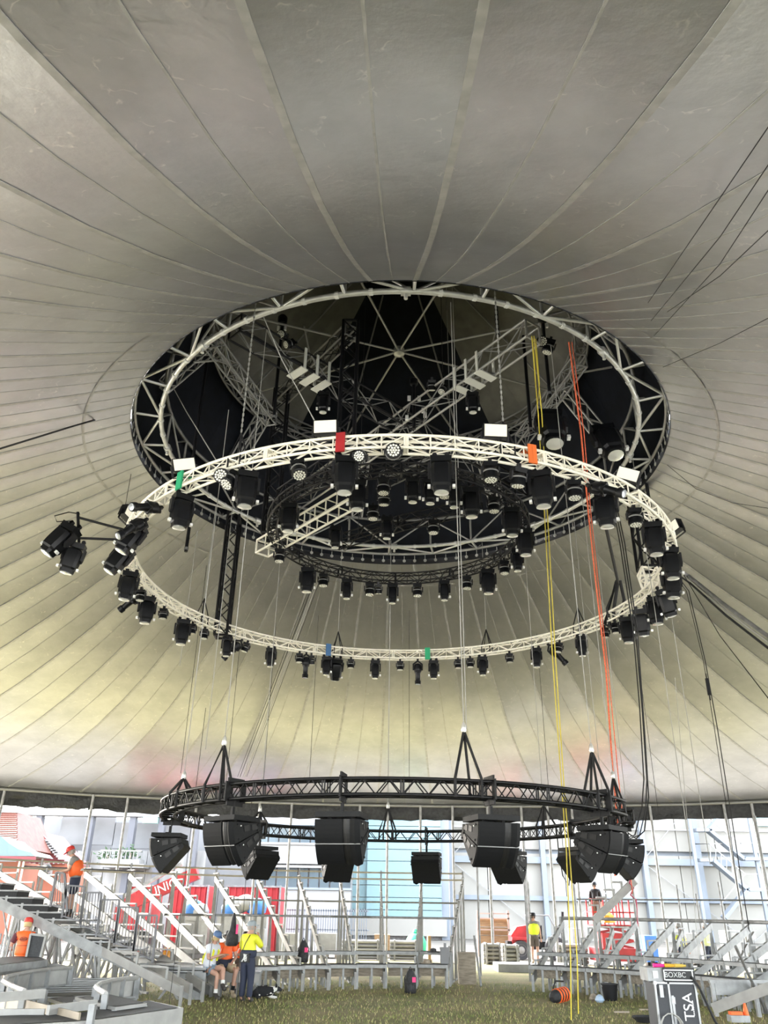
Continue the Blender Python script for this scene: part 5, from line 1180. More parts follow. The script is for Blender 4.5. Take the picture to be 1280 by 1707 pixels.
for i, (x, y, lb) in enumerate(((180, 1427, 'left'), (218, 1424, 'right'))):
    c = atY(x, y, YS - 1.6); b_ = thing('planter_shrub', 'small green shrub in the grandstand planter, %s one' % lb, 'shrub', c - Vector((0, 0, .5)), 'planter shrubs'); m = MB()
    for k in range(70):
        v = Vector((rg.gauss(0, .45), rg.gauss(0, .2), rg.gauss(0, .25))); q = Vector((rg.uniform(-.2, .2), rg.uniform(-.2, .2), rg.uniform(.05, .25))); w_ = Vector((.1, .05, 0)); m.add([c + v - w_, c + v + w_, c + v + q], [(0, 1, 2)])
    tag(m.build('leaves', mat('shrub_green', (.04, .085, .03), .6), b_), kind='stuff')
    MB().tube(c - Vector((0, 0, .5)), c + Vector((0, 0, .1)), .06, 6).build('stem', M_WOOD, b_)
# red gabled house
YH = 58
hs = thing('gabled_house', 'red gabled house with orange walls at the left', 'building', atY(70, 1530, YH).xy.to_3d())
M_RW = mat('red_gable', (.16, .025, .03), .6, nscale=.8, namt=.08); M_OR = mat('orange_wall', (.26, .09, .05), .7, nscale=.8, namt=.08); M_TILE = mat('red_tile', (.13, .04, .025), .7, nscale=3, namt=.25)
def V(x, y, Y=YH): return atY(x, y, Y)
poly = [V(30, 1438), V(108, 1438), V(106, 1434), V(76, 1401), V(62, 1385), V(44, 1400), V(30, 1401)]
n = len(poly); bk_ = Vector((0, 5, 0)); MB().add(poly + [p + bk_ for p in poly], [tuple(range(n)), tuple(range(2 * n - 1, n - 1, -1))] + [(i, n + i, n + (i + 1) % n, (i + 1) % n) for i in range(n)]).build('gable_wall', M_RW, hs)
tri = [V(47, 1399, YH - .15), V(74, 1399, YH - .15), V(62, 1387, YH - .15)]; MB().add(tri + [p + Vector((0, .12, 0)) for p in tri], [(0, 1, 2), (5, 4, 3), (0, 3, 4, 1), (1, 4, 5, 2), (2, 5, 3, 0)]).build('gable_light', M_SEATW, hs)
for a, b in (((44, 1401), (62, 1385)), ((62, 1385), (106, 1434))): MB().bar(V(*a, YH - .1), V(*b, YH - .1), .35, .22).build('barge_board', M_RW, hs)
for k in range(9):
    t = k / 9; a = V(78 + 28 * t, 1402 + 32 * t, YH - .2); MB().box(a, (.36, .4, .2)).build('edge_tile', M_SEATW, hs)
bx('orange_wall', 26, 108, 1440, 1540, YH - .1, 4, M_OR, hs, 0); bx('string_course', 26, 108, 1436, 1440, YH - .25, .4, M_RW, hs)
for k in range(9): bx('dentil', 40 + k * 8, 42 + k * 8, 1438, 1440, YH - .4, .2, M_SEATW, hs)
for x in (30, 54, 78):
    c = V(x, 1448, YH - .2); m = MB(); m.lathe([(.34, 0), (.34, .12)], 16, Matrix.Translation(c) @ Matrix.Rotation(PI / 2, 4, 'X')); m.build('arched_window', M_SEATW, hs)
    c2 = V(x, 1448, YH - .36); m = MB(); m.lathe([(.24, 0), (.24, .05)], 16, Matrix.Translation(c2) @ Matrix.Rotation(PI / 2, 4, 'X')); m.build('window_pane', M_WIN, hs)
    bx('window_frame', x - 7, x + 7, 1450, 1464, YH - .3, .2, M_SEATW, hs); bx('window_pane', x - 5, x + 5, 1456, 1462, YH - .36, .1, M_WIN, hs)
bx('sign_board', 34, 56, 1457, 1462, YH - 1.0, .1, M_SEATW, hs)
# tiled roof and turquoise awning building at the left edge
YT = 52
ho = thing('tiled_house', 'house with a tall red tiled roof and turquoise awning at the left edge', 'building', V(5, 1530, YT).xy.to_3d())
rw = 17
tl0 = V(-40, 1355, YT + 3); tl1 = V(29, 1354, YT + 3); bl0 = V(-40, 1415, YT); bl1 = V(29, 1413, YT)
MB().add([tl0, tl1, bl1, bl0, tl0 + Vector((0, 4, 0)), tl1 + Vector((0, 4, 0)), bl1 + Vector((0, 6, 0)), bl0 + Vector((0, 6, 0))], [(0, 1, 2, 3), (4, 7, 6, 5), (0, 4, 5, 1), (1, 5, 6, 2), (2, 6, 7, 3), (3, 7, 4, 0)]).build('roof_deck', M_TILE, ho)
for r in range(rw):
    for c in range(14):
        a = tl0.lerp(bl0, (r + .5) / rw); b = tl1.lerp(bl1, (r + .5) / rw); p = a.lerp(b, (c + .5 + .25 * (r % 2)) / 14.3)
        o = bpy.data.objects.get('roof_tile')
        if not o:
            me = MB().box((0, 0, 0), (.2, .16, .07)).mesh('roof_tile', M_TILE); o = bpy.data.objects.new('roof_tile', me)
        else: o = bpy.data.objects.new('roof_tile', o.data)
        COL.objects.link(o); o.parent = ho; o.location = p + Vector((0, -.05, .02)) - ho.location; o.rotation_euler = (.5, 0, 0)
bx('white_ridge', -40, 29, 1345, 1354, YT + 2.8, 1, M_SEATW, ho)
prof = [(-40, 1388), (2, 1394), (14, 1405), (30, 1415), (52, 1421), (58, 1427)]
vs = [V(x, y, YT - 1.5) for x, y in prof] + [V(x, 1427, YT - 1.6) for x, y in prof]; n = len(prof)
vs2 = vs + [v + Vector((0, 3, 0)) for v in vs]
MB().add(vs2, [(i, i + 1, n + i + 1, n + i) for i in range(n - 1)] + [(2 * n + i, 3 * n + i, 3 * n + i + 1, 2 * n + i + 1) for i in range(n - 1)] + [(i, 2 * n + i, 2 * n + i + 1, i + 1) for i in range(n - 1)] + [(n + i, n + i + 1, 3 * n + i + 1, 3 * n + i) for i in range(n - 1)]).build('awning', mat('turquoise_sheet', (.085, .135, .13), .5), ho)
bx('awning_fascia', -40, 58, 1427, 1433, YT - 1.7, .2, M_RW, ho); bx('front_wall', -40, 24, 1436, 1540, YT, 3, M_OR, ho, 0)
for x in (22, 29): bx('post', x - 1, x + 1, 1433, 1540, YT - 1.4, .12, mat('cream_post', (.7, .66, .5), .5), ho, 0)
fp = V(44, 1352, YT + 8); tag(MB().bar(V(40, 1392, YT + 8).xy.to_3d(), fp, .16, .16).build('flag_pole', M_SEATW, loc=V(40, 1392, YT + 8).xy.to_3d()), 'white flag pole above the red gabled house', 'pole')

# yard clutter -----------------------------------------------------
YC_ = 46
def container(x0, x1, y0, y1, Y, m, label, ribs):
    c = thing('container', label, 'container', atY((x0 + x1) / 2, y1, Y).xy.to_3d())
    bx('body', x0, x1, y0, y1, Y, 2.4, m, c, 0)
    for k in range(ribs): x = x0 + (x1 - x0) * (k + .5) / ribs; bx('rib', x - 1, x + 1, y0 + 1, y1, Y - .07, .1, m, c, .1)
    bx('top_frame', x0, x1, y0 - 2, y0 + 1, Y - .1, 2.5, M_GALV, c)
    for x in (x0, x1): bx('corner_post', x - 1.2, x + 1.2, y0 - 2, y1, Y - .12, .2, M_GALV, c, 0)
container(212, 252, 1477, 1520, YC_, M_RED, 'red curtain-sided container behind the left seating, left one', 5)
container(280, 345, 1477, 1522, YC_, M_RED, 'red curtain-sided container behind the left seating, middle one', 7)
container(376, 466, 1478, 1520, YC_, M_RED, 'red curtain-sided container behind the seating, right one', 9)
cj = thing('crane_boom', 'red crane boom with white lettering slanting up behind the left seating', 'crane', atY(250, 1520, 42).xy.to_3d())
a, b = atY(205, 1512, 42), atY(330, 1455, 42); MB().bar(a, b, .5, .55).build('boom', M_RED, cj); MB().bar(a + Vector((0, -.1, .45)), b + Vector((-.8, -.1, .40)), .16, .16).build('hydraulic_ram', M_GALV, cj)
MB().bar((a.x, a.y, 0), a, .6, .6).build('mast', M_RED, cj); MB().box((a.x + .4, a.y, .7), (2.4, 1.6, .7)).build('chassis', M_BODY2, cj)
d_ = (b - a).normalized(); ang = math.atan2(d_.z, d_.x)
mid = a.lerp(b, .55); text('UNIC', .55, M_TXT, 'lettering', cj, Matrix.Translation(mid + Vector((0, -.28, 0))) @ Matrix.Rotation(-ang, 4, 'Y') @ FACE)
for i, (x, y) in enumerate(((322, 1512), (332, 1518), (386, 1512), (395, 1508), (428, 1510), (410, 1504))):
    p = atY(x, y, 43); q = thing('tarp_bundle', 'blue and white tarp bundle on the stack behind the seating, %s from the left' % ordinal(i), 'bundle', p - Vector((0, 0, .4)), 'tarp bundles')
    MB().lathe([(.2, -.4), (.45, -.3), (.5, 0), (.35, .25), (.1, .34)], 9, Matrix.Translation(p)).build('tarp', M_BLUE if i % 2 == 0 else M_SEATW, q, smooth=60)
    MB().tube(p + Vector((-.46, -.2, -.1)), p + Vector((.46, -.2, -.06)), .03, 5).build('lashing', M_WROPE, q)
    if i < 5: tag(MB().box((p.x, p.y, (p.z - .4) / 2), (1.15, .9, p.z - .4)).build('storage_crate', M_SEATW, loc=(p.x, p.y, 0)), 'white storage crate under a tarp bundle, %s from the left' % ordinal(i), 'crate', 'white storage crates')
# blue bar fence
fe = thing('bar_fence', 'pale blue vertical bar fence behind the middle seating', 'fence', atY(545, 1555, 50).xy.to_3d())
for k in range(34): bx('fence_bar', 478 + k * 4, 479.3 + k * 4, 1515, 1556, 50, .05, M_BC, fe, 0)
for y in (1518, 1550): bx('fence_rail', 477, 615, y - 1, y + 1, 50, .06, M_BC, fe)
# loader
YL = 44
ld = thing('loader', 'small red loader with a grey roll frame behind the man in the yellow vest', 'loader', atY(900, 1572, YL).xy.to_3d())
pz = atY(868, 1582, YL).z
g0 = atY(867, 1572, YL); zg0 = 0
def lw(x, r, Y):
    c = atY(x, 1572, Y); c.z = r; M_ = Matrix.Translation(c) @ Matrix.Rotation(PI / 2, 4, 'X')
    MB().lathe([(r * .6, -.14), (r * .95, -.16), (r, -.08), (r, .08), (r * .95, .16), (r * .6, .14)], 20, M_).build('tyre', mat('tyre', (.05, .05, .052), .8), ld, smooth=40)
    MB().lathe([(r * .12, .17), (r * .2, .16), (r * .55, .12), (r * .6, .15), (r * .6, -.1)], 16, M_).build('rim', M_SEATW, ld, smooth=40)
lw(868, .42, YL); lw(925, .52, YL); lw(868, .42, YL + 1.3); lw(925, .52, YL + 1.3)
zc = .42
xh0, xh1 = atY(854, 1550, YL).x, atY(878, 1550, YL).x; L_ = xh1 - xh0
hp_ = [(-.0, .55), (-.05, 1.05), (.25, 1.42), (L_ + .1, 1.5), (L_ + .1, .55)]
vs = [Vector((xh0 + x, YL + .15, z)) for x, z in hp_] + [Vector((xh0 + x, YL + 1.15, z)) for x, z in hp_]; n = 5
MB().add(vs, [tuple(range(n)), tuple(range(2 * n - 1, n - 1, -1))] + [(i, n + i, n + (i + 1) % n, (i + 1) % n) for i in range(n)]).build('hood', M_RED, ld)
MB().box((xh0 + .35, YL + .0, .92), (.8, .3, .12)).build('mudguard', M_RED, ld); MB().box(((xh0 + xh1) / 2 + .7, YL + .6, .62), (2.6, .8, .35)).build('chassis', M_BODY2, ld)
for Yr in (YL + .1, YL + 1.2):
    pts = [atY(878, 1552, Yr), atY(884, 1526, Yr), atY(914, 1526, Yr), atY(930, 1556, Yr)]; MB().path(pts, .045, 6).build('roll_bar', M_GALV, ld)
pr_ = atY(902, 1526, YL).z; MB().box((atY(899, 1526, YL).x, YL + .65, pr_), (1.1, 1.1, .05)).build('canopy', M_GALV, ld)
MB().box((atY(898, 1550, YL).x, YL + .65, .95), (.5, .5, .12)).build('seat', M_BODY, ld); MB().box((atY(904, 1550, YL).x, YL + .65, 1.25), (.1, .5, .5)).build('seat_back', M_BODY, ld)
MB().bar(atY(922, 1560, YL), atY(938, 1548, YL), .12, .12).build('lift_arm', M_GALV, ld); MB().bar(atY(937, 1520, YL), atY(938, 1575, YL), .2, .1).build('lift_mast', M_BODY2, ld)
# crates and stacks
pl = thing('plywood_crate', 'big plywood crate in a steel cage left of the loader', 'crate', atY(815, 1575, 47).xy.to_3d())
for k in range(3): bx('ply_panel', 797, 848, 1532 + k * 14, 1545 + k * 14, 47, .8, M_PLY, pl)
for x in (797, 822, 848): bx('cage_post', x - 1.5, x + 1.5, 1518, 1575, 46.8, .15, mat('rust_steel', (.33, .23, .18), .7), pl, 0)
for y in (1523, 1531, 1550): bx('cage_rail', 796, 850, y - 1, y + 1, 46.8, .1, mat('rust_steel', (.33, .23, .18), .7), pl)
for i, (x0, x1, y0, y1, Y, lb) in enumerate(((806, 838, 1572, 1596, 40, 'left of the loader'), (838, 866, 1584, 1598, 39, 'before the loader wheel'), (570, 640, 1560, 1584, 42, 'behind the middle seating'), (650, 700, 1566, 1586, 42, 'right of the white stack'), (930, 980, 1572, 1592, 41, 'right of the loader'))):
    s_ = thing('tube_stack', 'stack of pale aluminium tubes ' + lb, 'stack', atY((x0 + x1) / 2, y1, Y).xy.to_3d(), 'tube stacks')
    p, q = atY(x0, y1, Y), atY(x1, y1, Y)
    for k in range(5):
        for r_ in range(3): rod((p.x, Y + r_ * .22, .1 + k * .16), (q.x, Y + r_ * .22 , .1 + k * .16), .075, M_SEATW if (k + r_) % 3 else M_GALV, 'tube', s_)
    for t in (.15, .85): x = p.x + (q.x - p.x) * t; MB().box((x, Y + .2, .42), (.08, .8, .84)).build('stillage_post', M_GALV, s_)
gb_ = atY(693, 1562, 44); gt = thing('green_sack', 'bright green rope sack on the clutter behind the middle seating', 'sack', (gb_.x, gb_.y, 0)); MB().lathe([(.3, 0), (.5, .3), (.52, .7), (.35, 1.0), (.1, 1.1)], 10, Matrix.Translation((gb_.x, gb_.y, 0))).build('sack', M_GRN, gt, smooth=60); MB().lathe([(.12, 1.05), (.16, 1.12), (.1, 1.25)], 8, Matrix.Translation((gb_.x, gb_.y, 0))).build('tied_neck', M_GRN, gt)
for i, (x, y0, y1, wd, Y, m, lb) in enumerate(((716, 1560, 1600, 5, 40, M_PLY, 'upright ochre board right of the green sack'), (637, 1558, 1572, 26, 44, M_PLY, 'low plywood box behind the middle seating'), (545, 1556, 1580, 30, 43, M_SEATW, 'white wrapped pallet behind the middle seating'), (965, 1548, 1575, 22, 46, M_SEATW, 'white wrapped pallet right of the loader'), (1085, 1560, 1580, 20, 41, M_BLUE, 'blue barrel crate right of the red lift'), (480, 1556, 1580, 30, 42, M_SEATW, 'white wrapped pallet left of the bar fence'), (1150, 1556, 1580, 30, 42, M_SEATW, 'white wrapped pallet behind the right seating'), (1230, 1552, 1580, 34, 42, M_SEATW, 'large white wrapped pallet at the far right'), (420, 1548, 1580, 40, 42, M_SEATW, 'white van-like crate behind the yellow-shirted man'), (150, 1540, 1570, 50, 40, M_SEATW, 'white wrapped stack behind the stair railings'), (60, 1530, 1565, 60, 42, M_SEATW, 'white low trailer body behind the left stairs'))):
    c = thing('pallet_load', lb, 'pallet', atY(x, y1, Y).xy.to_3d()); bx('load', x - wd / 2, x + wd / 2, y0, y1 - 2, Y, 1.0, m, c, .14)
    l, r = atY(x - wd / 2, y1, Y), atY(x + wd / 2, y1, Y)
    for k in range(3): MB().box((l.x + (r.x - l.x) * k / 2, Y + .5, .07), (.1, 1.0, .14)).build('bearer', M_WOOD, c)
# red lift basket
YR = 40
rl = thing('lift_basket', 'red railed lift basket behind the propped white beam', 'lift', atY(1022, 1560, YR).xy.to_3d())
X0, X1 = atY(986, 1500, YR).x, atY(1058, 1500, YR).x; ztp = atY(1022, 1499, YR).z; zbm = atY(1022, 1543, YR).z
for x in (X0, X0 + .5, X0 + 1.2, X1 - .6, X1 - .3, X1):
    for y in (YR, YR + 1.1): MB().bar((x, y, zbm), (x, y, ztp), .05, .05).build('upright', M_RED, rl)
for z in (ztp, (ztp + zbm) / 2, zbm):
    for y in (YR, YR + 1.1): MB().bar((X0, y, z), (X1, y, z), .05, .05).build('rail', M_RED, rl)
    for x in (X0, X1): MB().bar((x, YR, z), (x, YR + 1.1, z), .05, .05).build('rail', M_RED, rl)
MB().box(((X0 + X1) / 2, YR + .55, zbm - .05), (X1 - X0, 1.15, .08)).build('floor_plate', M_GALV, rl)
MB().box((X0 + .75, YR + .3, zbm - .75), (.9, .8, .9)).build('engine_cover', M_RED, rl); MB().box(((X0 + X1) / 2, YR + .6, .45), (X1 - X0, 1.5, .5)).build('chassis', M_RED, rl)
for s_ in range(3):
    z0 = .7 + s_ * (zbm - .7) / 3; z1 = .7 + (s_ + 1) * (zbm - .7) / 3; MB().bar((X0 + .2, YR + .2, z0), (X1 - .2, YR + .2, z1), .08, .1).build('scissor_arm', M_RED, rl); MB().bar((X1 - .2, YR + .3, z0), (X0 + .2, YR + .3, z1), .08, .1).build('scissor_arm', M_RED, rl)
for x in (X0 + .3, X1 - .3): MB().lathe([(.3, -.12), (.34, -.1), (.34, .1), (.3, .12)], 14, Matrix.Translation((x, YR + .1, .34)) @ Matrix.Rotation(PI / 2, 4, 'X')).build('wheel', mat('tyre', (.05, .05, .052), .8), rl)
p = atY(1013, 1530, YR - .4); tag(MB().lathe([(.1, 0), (.32, .02), (.26, .3), (.1, .42)], 8, Matrix.Translation(p - Vector((0, 0, .2)))).build('orange_bag', mat('warm_orange', (.85, .32, .02), .6), loc=p), 'orange bag hanging on the front of the red lift', 'bag')
# ================================================================== people
M_SKIN = mat('skin', (.52, .30, .22), .55, nscale=8, namt=.06)
M_HAIRB = mat('hair_blond', (.50, .38, .18), .6); M_HAIRG = mat('hair_grey', (.34, .30, .27), .6); M_HAIRD = mat('hair_dark', (.05, .035, .025), .6)
HVO = mat('hi_vis_orange', (.95, .14, .02), .55); HVY = mat('hi_vis_yellow', (.72, .72, .03), .55); M_NVY = mat('navy_cloth', (.022, .028, .055), .75); M_KHK = mat('khaki_cloth', (.40, .32, .21), .75)
M_GRYC = mat('grey_shirt', (.24, .23, .22), .75); M_DNM = mat('denim', (.22, .32, .42), .75); M_WSH = mat('white_shirt', (.66, .68, .74), .7); M_REFL = mat('reflective', (.85, .85, .8), .3); M_CAPR = mat('red_cap', (.62, .04, .03), .6); M_BROWN = mat('brown_cloth', (.13, .105, .085), .75); M_BOOT = mat('boot', (.05, .045, .04), .6); M_BOOTT = mat('tan_boot', (.36, .29, .2), .7); M_SOCK = mat('sock_white', (.75, .75, .73), .7)

def chain_mesh(name, pts, edges, rad, m, parent, M4, root=0, sub=2):
    """one continuous skin over connected joints, baked to a mesh"""
    me = bpy.data.meshes.new(name); me.from_pydata([M4 @ Vector(p) for p in pts], edges, []); o = bpy.data.objects.new(name, me); COL.objects.link(o)
    md = o.modifiers.new('skin', 'SKIN'); md.use_smooth_shade = True; md.branch_smoothing = .3
    sk = me.skin_vertices[0].data
    for i, r in enumerate(rad):
        g_ = 1.08 if name == 'body' else 1.22
        sk[i].radius = (r[0] * g_, r[1] * g_) if isinstance(r, tuple) else (r * g_, r * g_); sk[i].use_root = (i == root)
    s = o.modifiers.new('sub', 'SUBSURF'); s.levels = s.render_levels = sub
    bpy.context.view_layer.update()
    nm = bpy.data.meshes.new_from_object(o.evaluated_get(bpy.context.evaluated_depsgraph_get())); nm.name = name
    bpy.data.objects.remove(o); nm.materials.clear(); nm.materials.append(m)
    for p in nm.polygons: p.use_smooth = True
    n = bpy.data.objects.new(name, nm); COL.objects.link(n); n.parent = parent; return n

BASE = dict(pelvis=(0, 0, .96), waist=(0, 0, 1.10), chest=(0, .0, 1.30), neckb=(0, -.01, 1.48), neck=(0, .005, 1.55),
            shl=(-.18, -.01, 1.43), ell=(-.24, -.02, 1.14), wrl=(-.25, .08, .90), shr=(.18, -.01, 1.43), elr=(.24, -.02, 1.14), wrr=(.25, .08, .90),
            hpl=(-.095, 0, .92), knl=(-.10, .03, .50), anl=(-.11, 0, .09), hpr=(.095, 0, .92), knr=(.10, .03, .50), anr=(.11, 0, .09),
            tol=(-.12, .15, .035), tor=(.12, .15, .035))
def person(label, loc, rz, pose, look=(0, 1, 0), shirt=M_GRYC, sleeve='short', trousers=M_NVY, tl='long', boots=M_BOOT, hat=None, hair=M_HAIRD, vest=None, waist_c=None, socks=None, scale=1.0, extra=None, fat=1.0, cat='person', long_hair=False):
    J = {k: Vector(v) for k, v in BASE.items()}; J.update({k: Vector(v) for k, v in pose.items()})
    root = thing('person', label, cat, loc); root.rotation_euler = (0, 0, rz); root.scale = (scale,) * 3
    I = Matrix.Identity(4); lk = Vector(look).normalized()
    up = (J['neck'] - J['chest']).normalized(); 
    pts = []; rad = []; ed = []; ix = {}
    def A(k, p, r, par=None):
        ix[k] = len(pts); pts.append(Vector(p)); rad.append(r)
        if par: ed.append((ix[par], ix[k]))
    A('pelvis', J['pelvis'], (.10, .08)); A('waist', J['waist'], (.12, .095), 'pelvis'); A('chest', J['chest'], (.145, .11), 'waist'); A('neckb', J['neckb'], (.075, .065), 'chest'); A('neck', J['neck'], .055, 'neckb')
    hc = J['neck'] + up * .10 + lk * .025
    A('jaw', J['neck'] + up * .045 + lk * .03, (.062, .07), 'neck'); A('face', hc, (.076, .094), 'jaw'); A('crown', hc + up * .085 - lk * .012, (.066, .08), 'face')
    for s in 'lr':
        A('sh' + s, J['sh' + s], .062, 'neckb'); A('el' + s, J['el' + s], .042, 'sh' + s); A('wr' + s, J['wr' + s], .029, 'el' + s)
        A('hp' + s, J['hp' + s], .07, 'pelvis'); md = J['hp' + s].lerp(J['kn' + s], .5); A('th' + s, md, .068, 'hp' + s); A('kn' + s, J['kn' + s], .056, 'th' + s)
        cf = J['kn' + s].lerp(J['an' + s], .35) - Vector((0, .015, 0)); A('cf' + s, cf, .055, 'kn' + s); A('an' + s, J['an' + s], .038, 'cf' + s); A('to' + s, J['an' + s].lerp(J['to' + s], .45), (.034, .026), 'an' + s)
        d = (J['wr' + s] - J['el' + s]).normalized(); sd = 1 if s == 'r' else -1
        side = d.cross(Vector((0, 0, 1))); side = side.normalized() if side.length > .1 else Vector((1, 0, 0)); nrm = side.cross(d).normalized()
        pm = J['wr' + s] + d * .075; A('pm' + s, pm, (.034, .02), 'wr' + s)
        for f in range(4):
            o_ = side * ((f - 1.5) * .02); ln = (.075, .09, .085, .065)[f]
            A('fa%d%s' % (f, s), pm + o_ + d * (.02 + ln * .45), .0095, 'pm' + s); A('fb%d%s' % (f, s), pm + o_ + d * (.015 + ln * .8) - nrm * .02, .0085, 'fa%d%s' % (f, s))
        A('ta' + s, J['wr' + s] + d * .045 - side * .035, .011, 'pm' + s); A('tb' + s, J['wr' + s] + d * .085 - side * .05, .009, 'ta' + s)
    rad = [tuple(x * 1.0 for x in r) if isinstance(r, tuple) else r for r in rad]
    body = chain_mesh('body', pts, ed, rad, M_SKIN, root, I, sub=1)
    sd = lk.cross(up).normalized()
    m = MB(); m.lathe([(.012, -.02), (.018, 0), (.006, .025)], 7, Matrix.Translation(hc + lk * .098 - up * .012)); m.build('nose', M_SKIN, root, local=True)
    for s in (-1, 1):
        MB().lathe([(.002, -.011), (.013, 0), (.002, .011)], 8, Matrix.Translation(hc + lk * .085 + sd * (s * .033) + up * .02)).build('eye', M_HAIRD, root, local=True)
        MB().lathe([(.004, -.03), (.02, 0), (.004, .03)], 8, Matrix.Translation(hc - lk * .005 + sd * (s * .088))).build('ear', M_SKIN, root, local=True)
    MB().bar(hc + lk * .088 - up * .048 - sd * .025, hc + lk * .088 - up * .048 + sd * .025, .012, .01).build('mouth', mat('lips', (.38, .15, .12), .5), root, local=True)
    R3 = Matrix((sd, lk, up)).transposed().to_4x4(); HM = Matrix.Translation(hc) @ R3
    hh = MB(); hh.lathe([(.088, -.06), (.098, -.01), (.098, .05), (.082, .10), (.045, .13), (.005, .135)], 14, HM @ Matrix.Translation((0, -.022, .0)), sy=1.05); hh.build('hair', hair, root, local=True, smooth=50)
    if long_hair: MB().path([hc - lk * .08 + up * .03, hc - lk * .12 - up * .08, hc - lk * .09 - up * .2 ], [.06, .05, .03], 8).build('ponytail', hair, root, local=True, smooth=60)
    if hat:
        kind, hm = hat
        MB().lathe([(.108, .035), (.112, .06), (.105, .11), (.075, .148), (.01, .16)], 16, HM @ Matrix.Translation((0, -.01, 0)), sy=1.08).build('cap_crown' if kind == 'cap' else 'hat_crown', hm, root, local=True, smooth=50)
        if kind == 'cap':
            b = MB(); vs = []
            for i in range(9):
                a = math.radians(20 + i * 17.5); vs += [HM @ Vector((.105 * math.cos(a), .10 * math.sin(a), .045)), HM @ Vector((.10 * math.cos(a), .10 * math.sin(a) + .085 * math.sin(a), .03))]
            vs += [v + up * .012 for v in vs]
            b.add(vs, [(2 * i, 2 * i + 1, 2 * i + 3, 2 * i + 2) for i in range(8)] + [(18 + 2 * i + 2, 18 + 2 * i + 3, 18 + 2 * i + 1, 18 + 2 * i) for i in range(8)] + [(2 * i + 1, 18 + 2 * i + 1, 18 + 2 * i + 3, 2 * i + 3) for i in range(8)]); b.build('cap_peak', hm, root, local=True)
        elif kind == 'brim': MB().lathe([(.1, .04), (.19, .035), (.19, .045), (.1, .06)], 18, HM).build('hat_brim', hm, root, local=True, smooth=50)
        elif kind == 'helmet': MB().lathe([(.112, .03), (.135, .03), (.135, .042), (.112, .05)], 16, HM).build('helmet_rim', hm, root, local=True, smooth=50)
    # clothes grown on the same joints, a little wider
    e = .018
    P = []; Rr = []; E = []; K = {}
    def B(k, p, r, par=None):
        K[k] = len(P); P.append(Vector(p)); Rr.append(r)
        if par: E.append((K[par], K[k]))
    B('hem', J['pelvis'] - (J['waist'] - J['pelvis']) * .25, ((.145 + e) * fat, (.115 + e) * fat)); B('waist', J['waist'] - (J['waist'] - J['pelvis']) * .4, ((.145 + e) * fat, (.11 + e) * fat), 'hem'); B('mid', J['waist'].lerp(J['chest'], .3), ((.14 + e) * fat, (.11 + e) * fat), 'waist'); B('chest', J['chest'], (.15 + e, .118 + e), 'mid'); B('top', J['neckb'] - up * .03, (.09, .078), 'chest'); B('collar', J['neckb'] + up * .03, (.066, .062), 'top')
    if sleeve:
        for s in 'lr':
            B('s' + s, J['sh' + s], .078, 'top'); q = J['sh' + s].lerp(J['el' + s], .62 if sleeve == 'short' else 1); B('e' + s, q, .062, 's' + s)
            if sleeve == 'long': B('w' + s, J['el' + s].lerp(J['wr' + s], .85), .044, 'e' + s)
    chain_mesh('shirt', P, E, Rr, shirt, root, I, sub=1)
    if waist_c:
        chain_mesh('lower_shirt', [J['pelvis'] - (J['waist'] - J['pelvis']) * .35, J['waist'], J['waist'].lerp(J['chest'], .38)], [(0, 1), (1, 2)], [((.175 + e) * fat, (.14 + e) * fat), ((.165 + e) * fat, (.13 + e) * fat), ((.158 + e) * fat, (.126 + e) * fat)], waist_c, root, I, sub=1)
    P = []; Rr = []; E = []; K = {}
    B('p', J['pelvis'] + (J['waist'] - J['pelvis']) * .75, ((.15 + .008) * fat, (.125 + .008) * fat)); B('q0', J['pelvis'].lerp(J['waist'], .3), (.17 * fat, .14 * fat), 'p'); B('q', J['pelvis'], (.165 * fat, .135 * fat), 'q0')
    for s in 'lr':
        B('h' + s, J['hp' + s], .102, 'q'); B('t' + s, J['hp' + s].lerp(J['kn' + s], .5), .095, 'h' + s)
        if tl == 'tiny': continue
        B('k' + s, J['hp' + s].lerp(J['kn' + s], .88 if tl == 'short' else 1.), .084 if tl == 'short' else .076, 't' + s)
        if tl == 'long': B('c' + s, J['kn' + s].lerp(J['an' + s], .5), .072, 'k' + s); B('a' + s, J['kn' + s].lerp(J['an' + s], .97), .066, 'c' + s)
    chain_mesh('trousers' if tl == 'long' else 'shorts', P, E, Rr, trousers, root, I, root=2, sub=1)
    for s in 'lr':
        chain_mesh('boot', [J['kn' + s].lerp(J['an' + s], .82), J['an' + s] - Vector((0, 0, .02)), J['an' + s].lerp(J['to' + s], 1.12) + Vector((0, 0, .014))], [(0, 1), (1, 2)], [.05, .052, (.048, .042)], boots, root, I, root=1, sub=1)
        if socks: MB().tube(J['kn' + s].lerp(J['an' + s], .66), J['kn' + s].lerp(J['an' + s], .84), .054, 10).build('sock', socks, root, local=True, smooth=60)
    if vest:
        vm, stripes = vest
        chain_mesh('vest', [J['pelvis'] - (J['waist'] - J['pelvis']) * .1, J['waist'].lerp(J['chest'], .3), J['chest'], J['neckb'] - up * .05], [(0, 1), (1, 2), (2, 3)], [(.20, .17), (.195, .168), (.23, .195), (.17, .14)], vm, root, I, sub=1)
        if stripes:
            for t in (.15,):
                c = J['waist'].lerp(J['chest'], t); u = (J['chest'] - J['waist']).normalized(); x, y, d = frame(u, Vector((0, 1, 0)))
                MB().path([c - u * .025, c + u * .025], .192, 16).build('reflective_band', M_REFL, root, local=True, smooth=40)
            for s in (-1, 1): MB().path([J['waist'] + Vector((s * .09, .15, 0)), J['chest'] + Vector((s * .10, .165, 0)), J['neckb'] + Vector((s * .085, .05, .02))], .022, 5).build('reflective_strip', M_REFL, root, local=True)
    return root

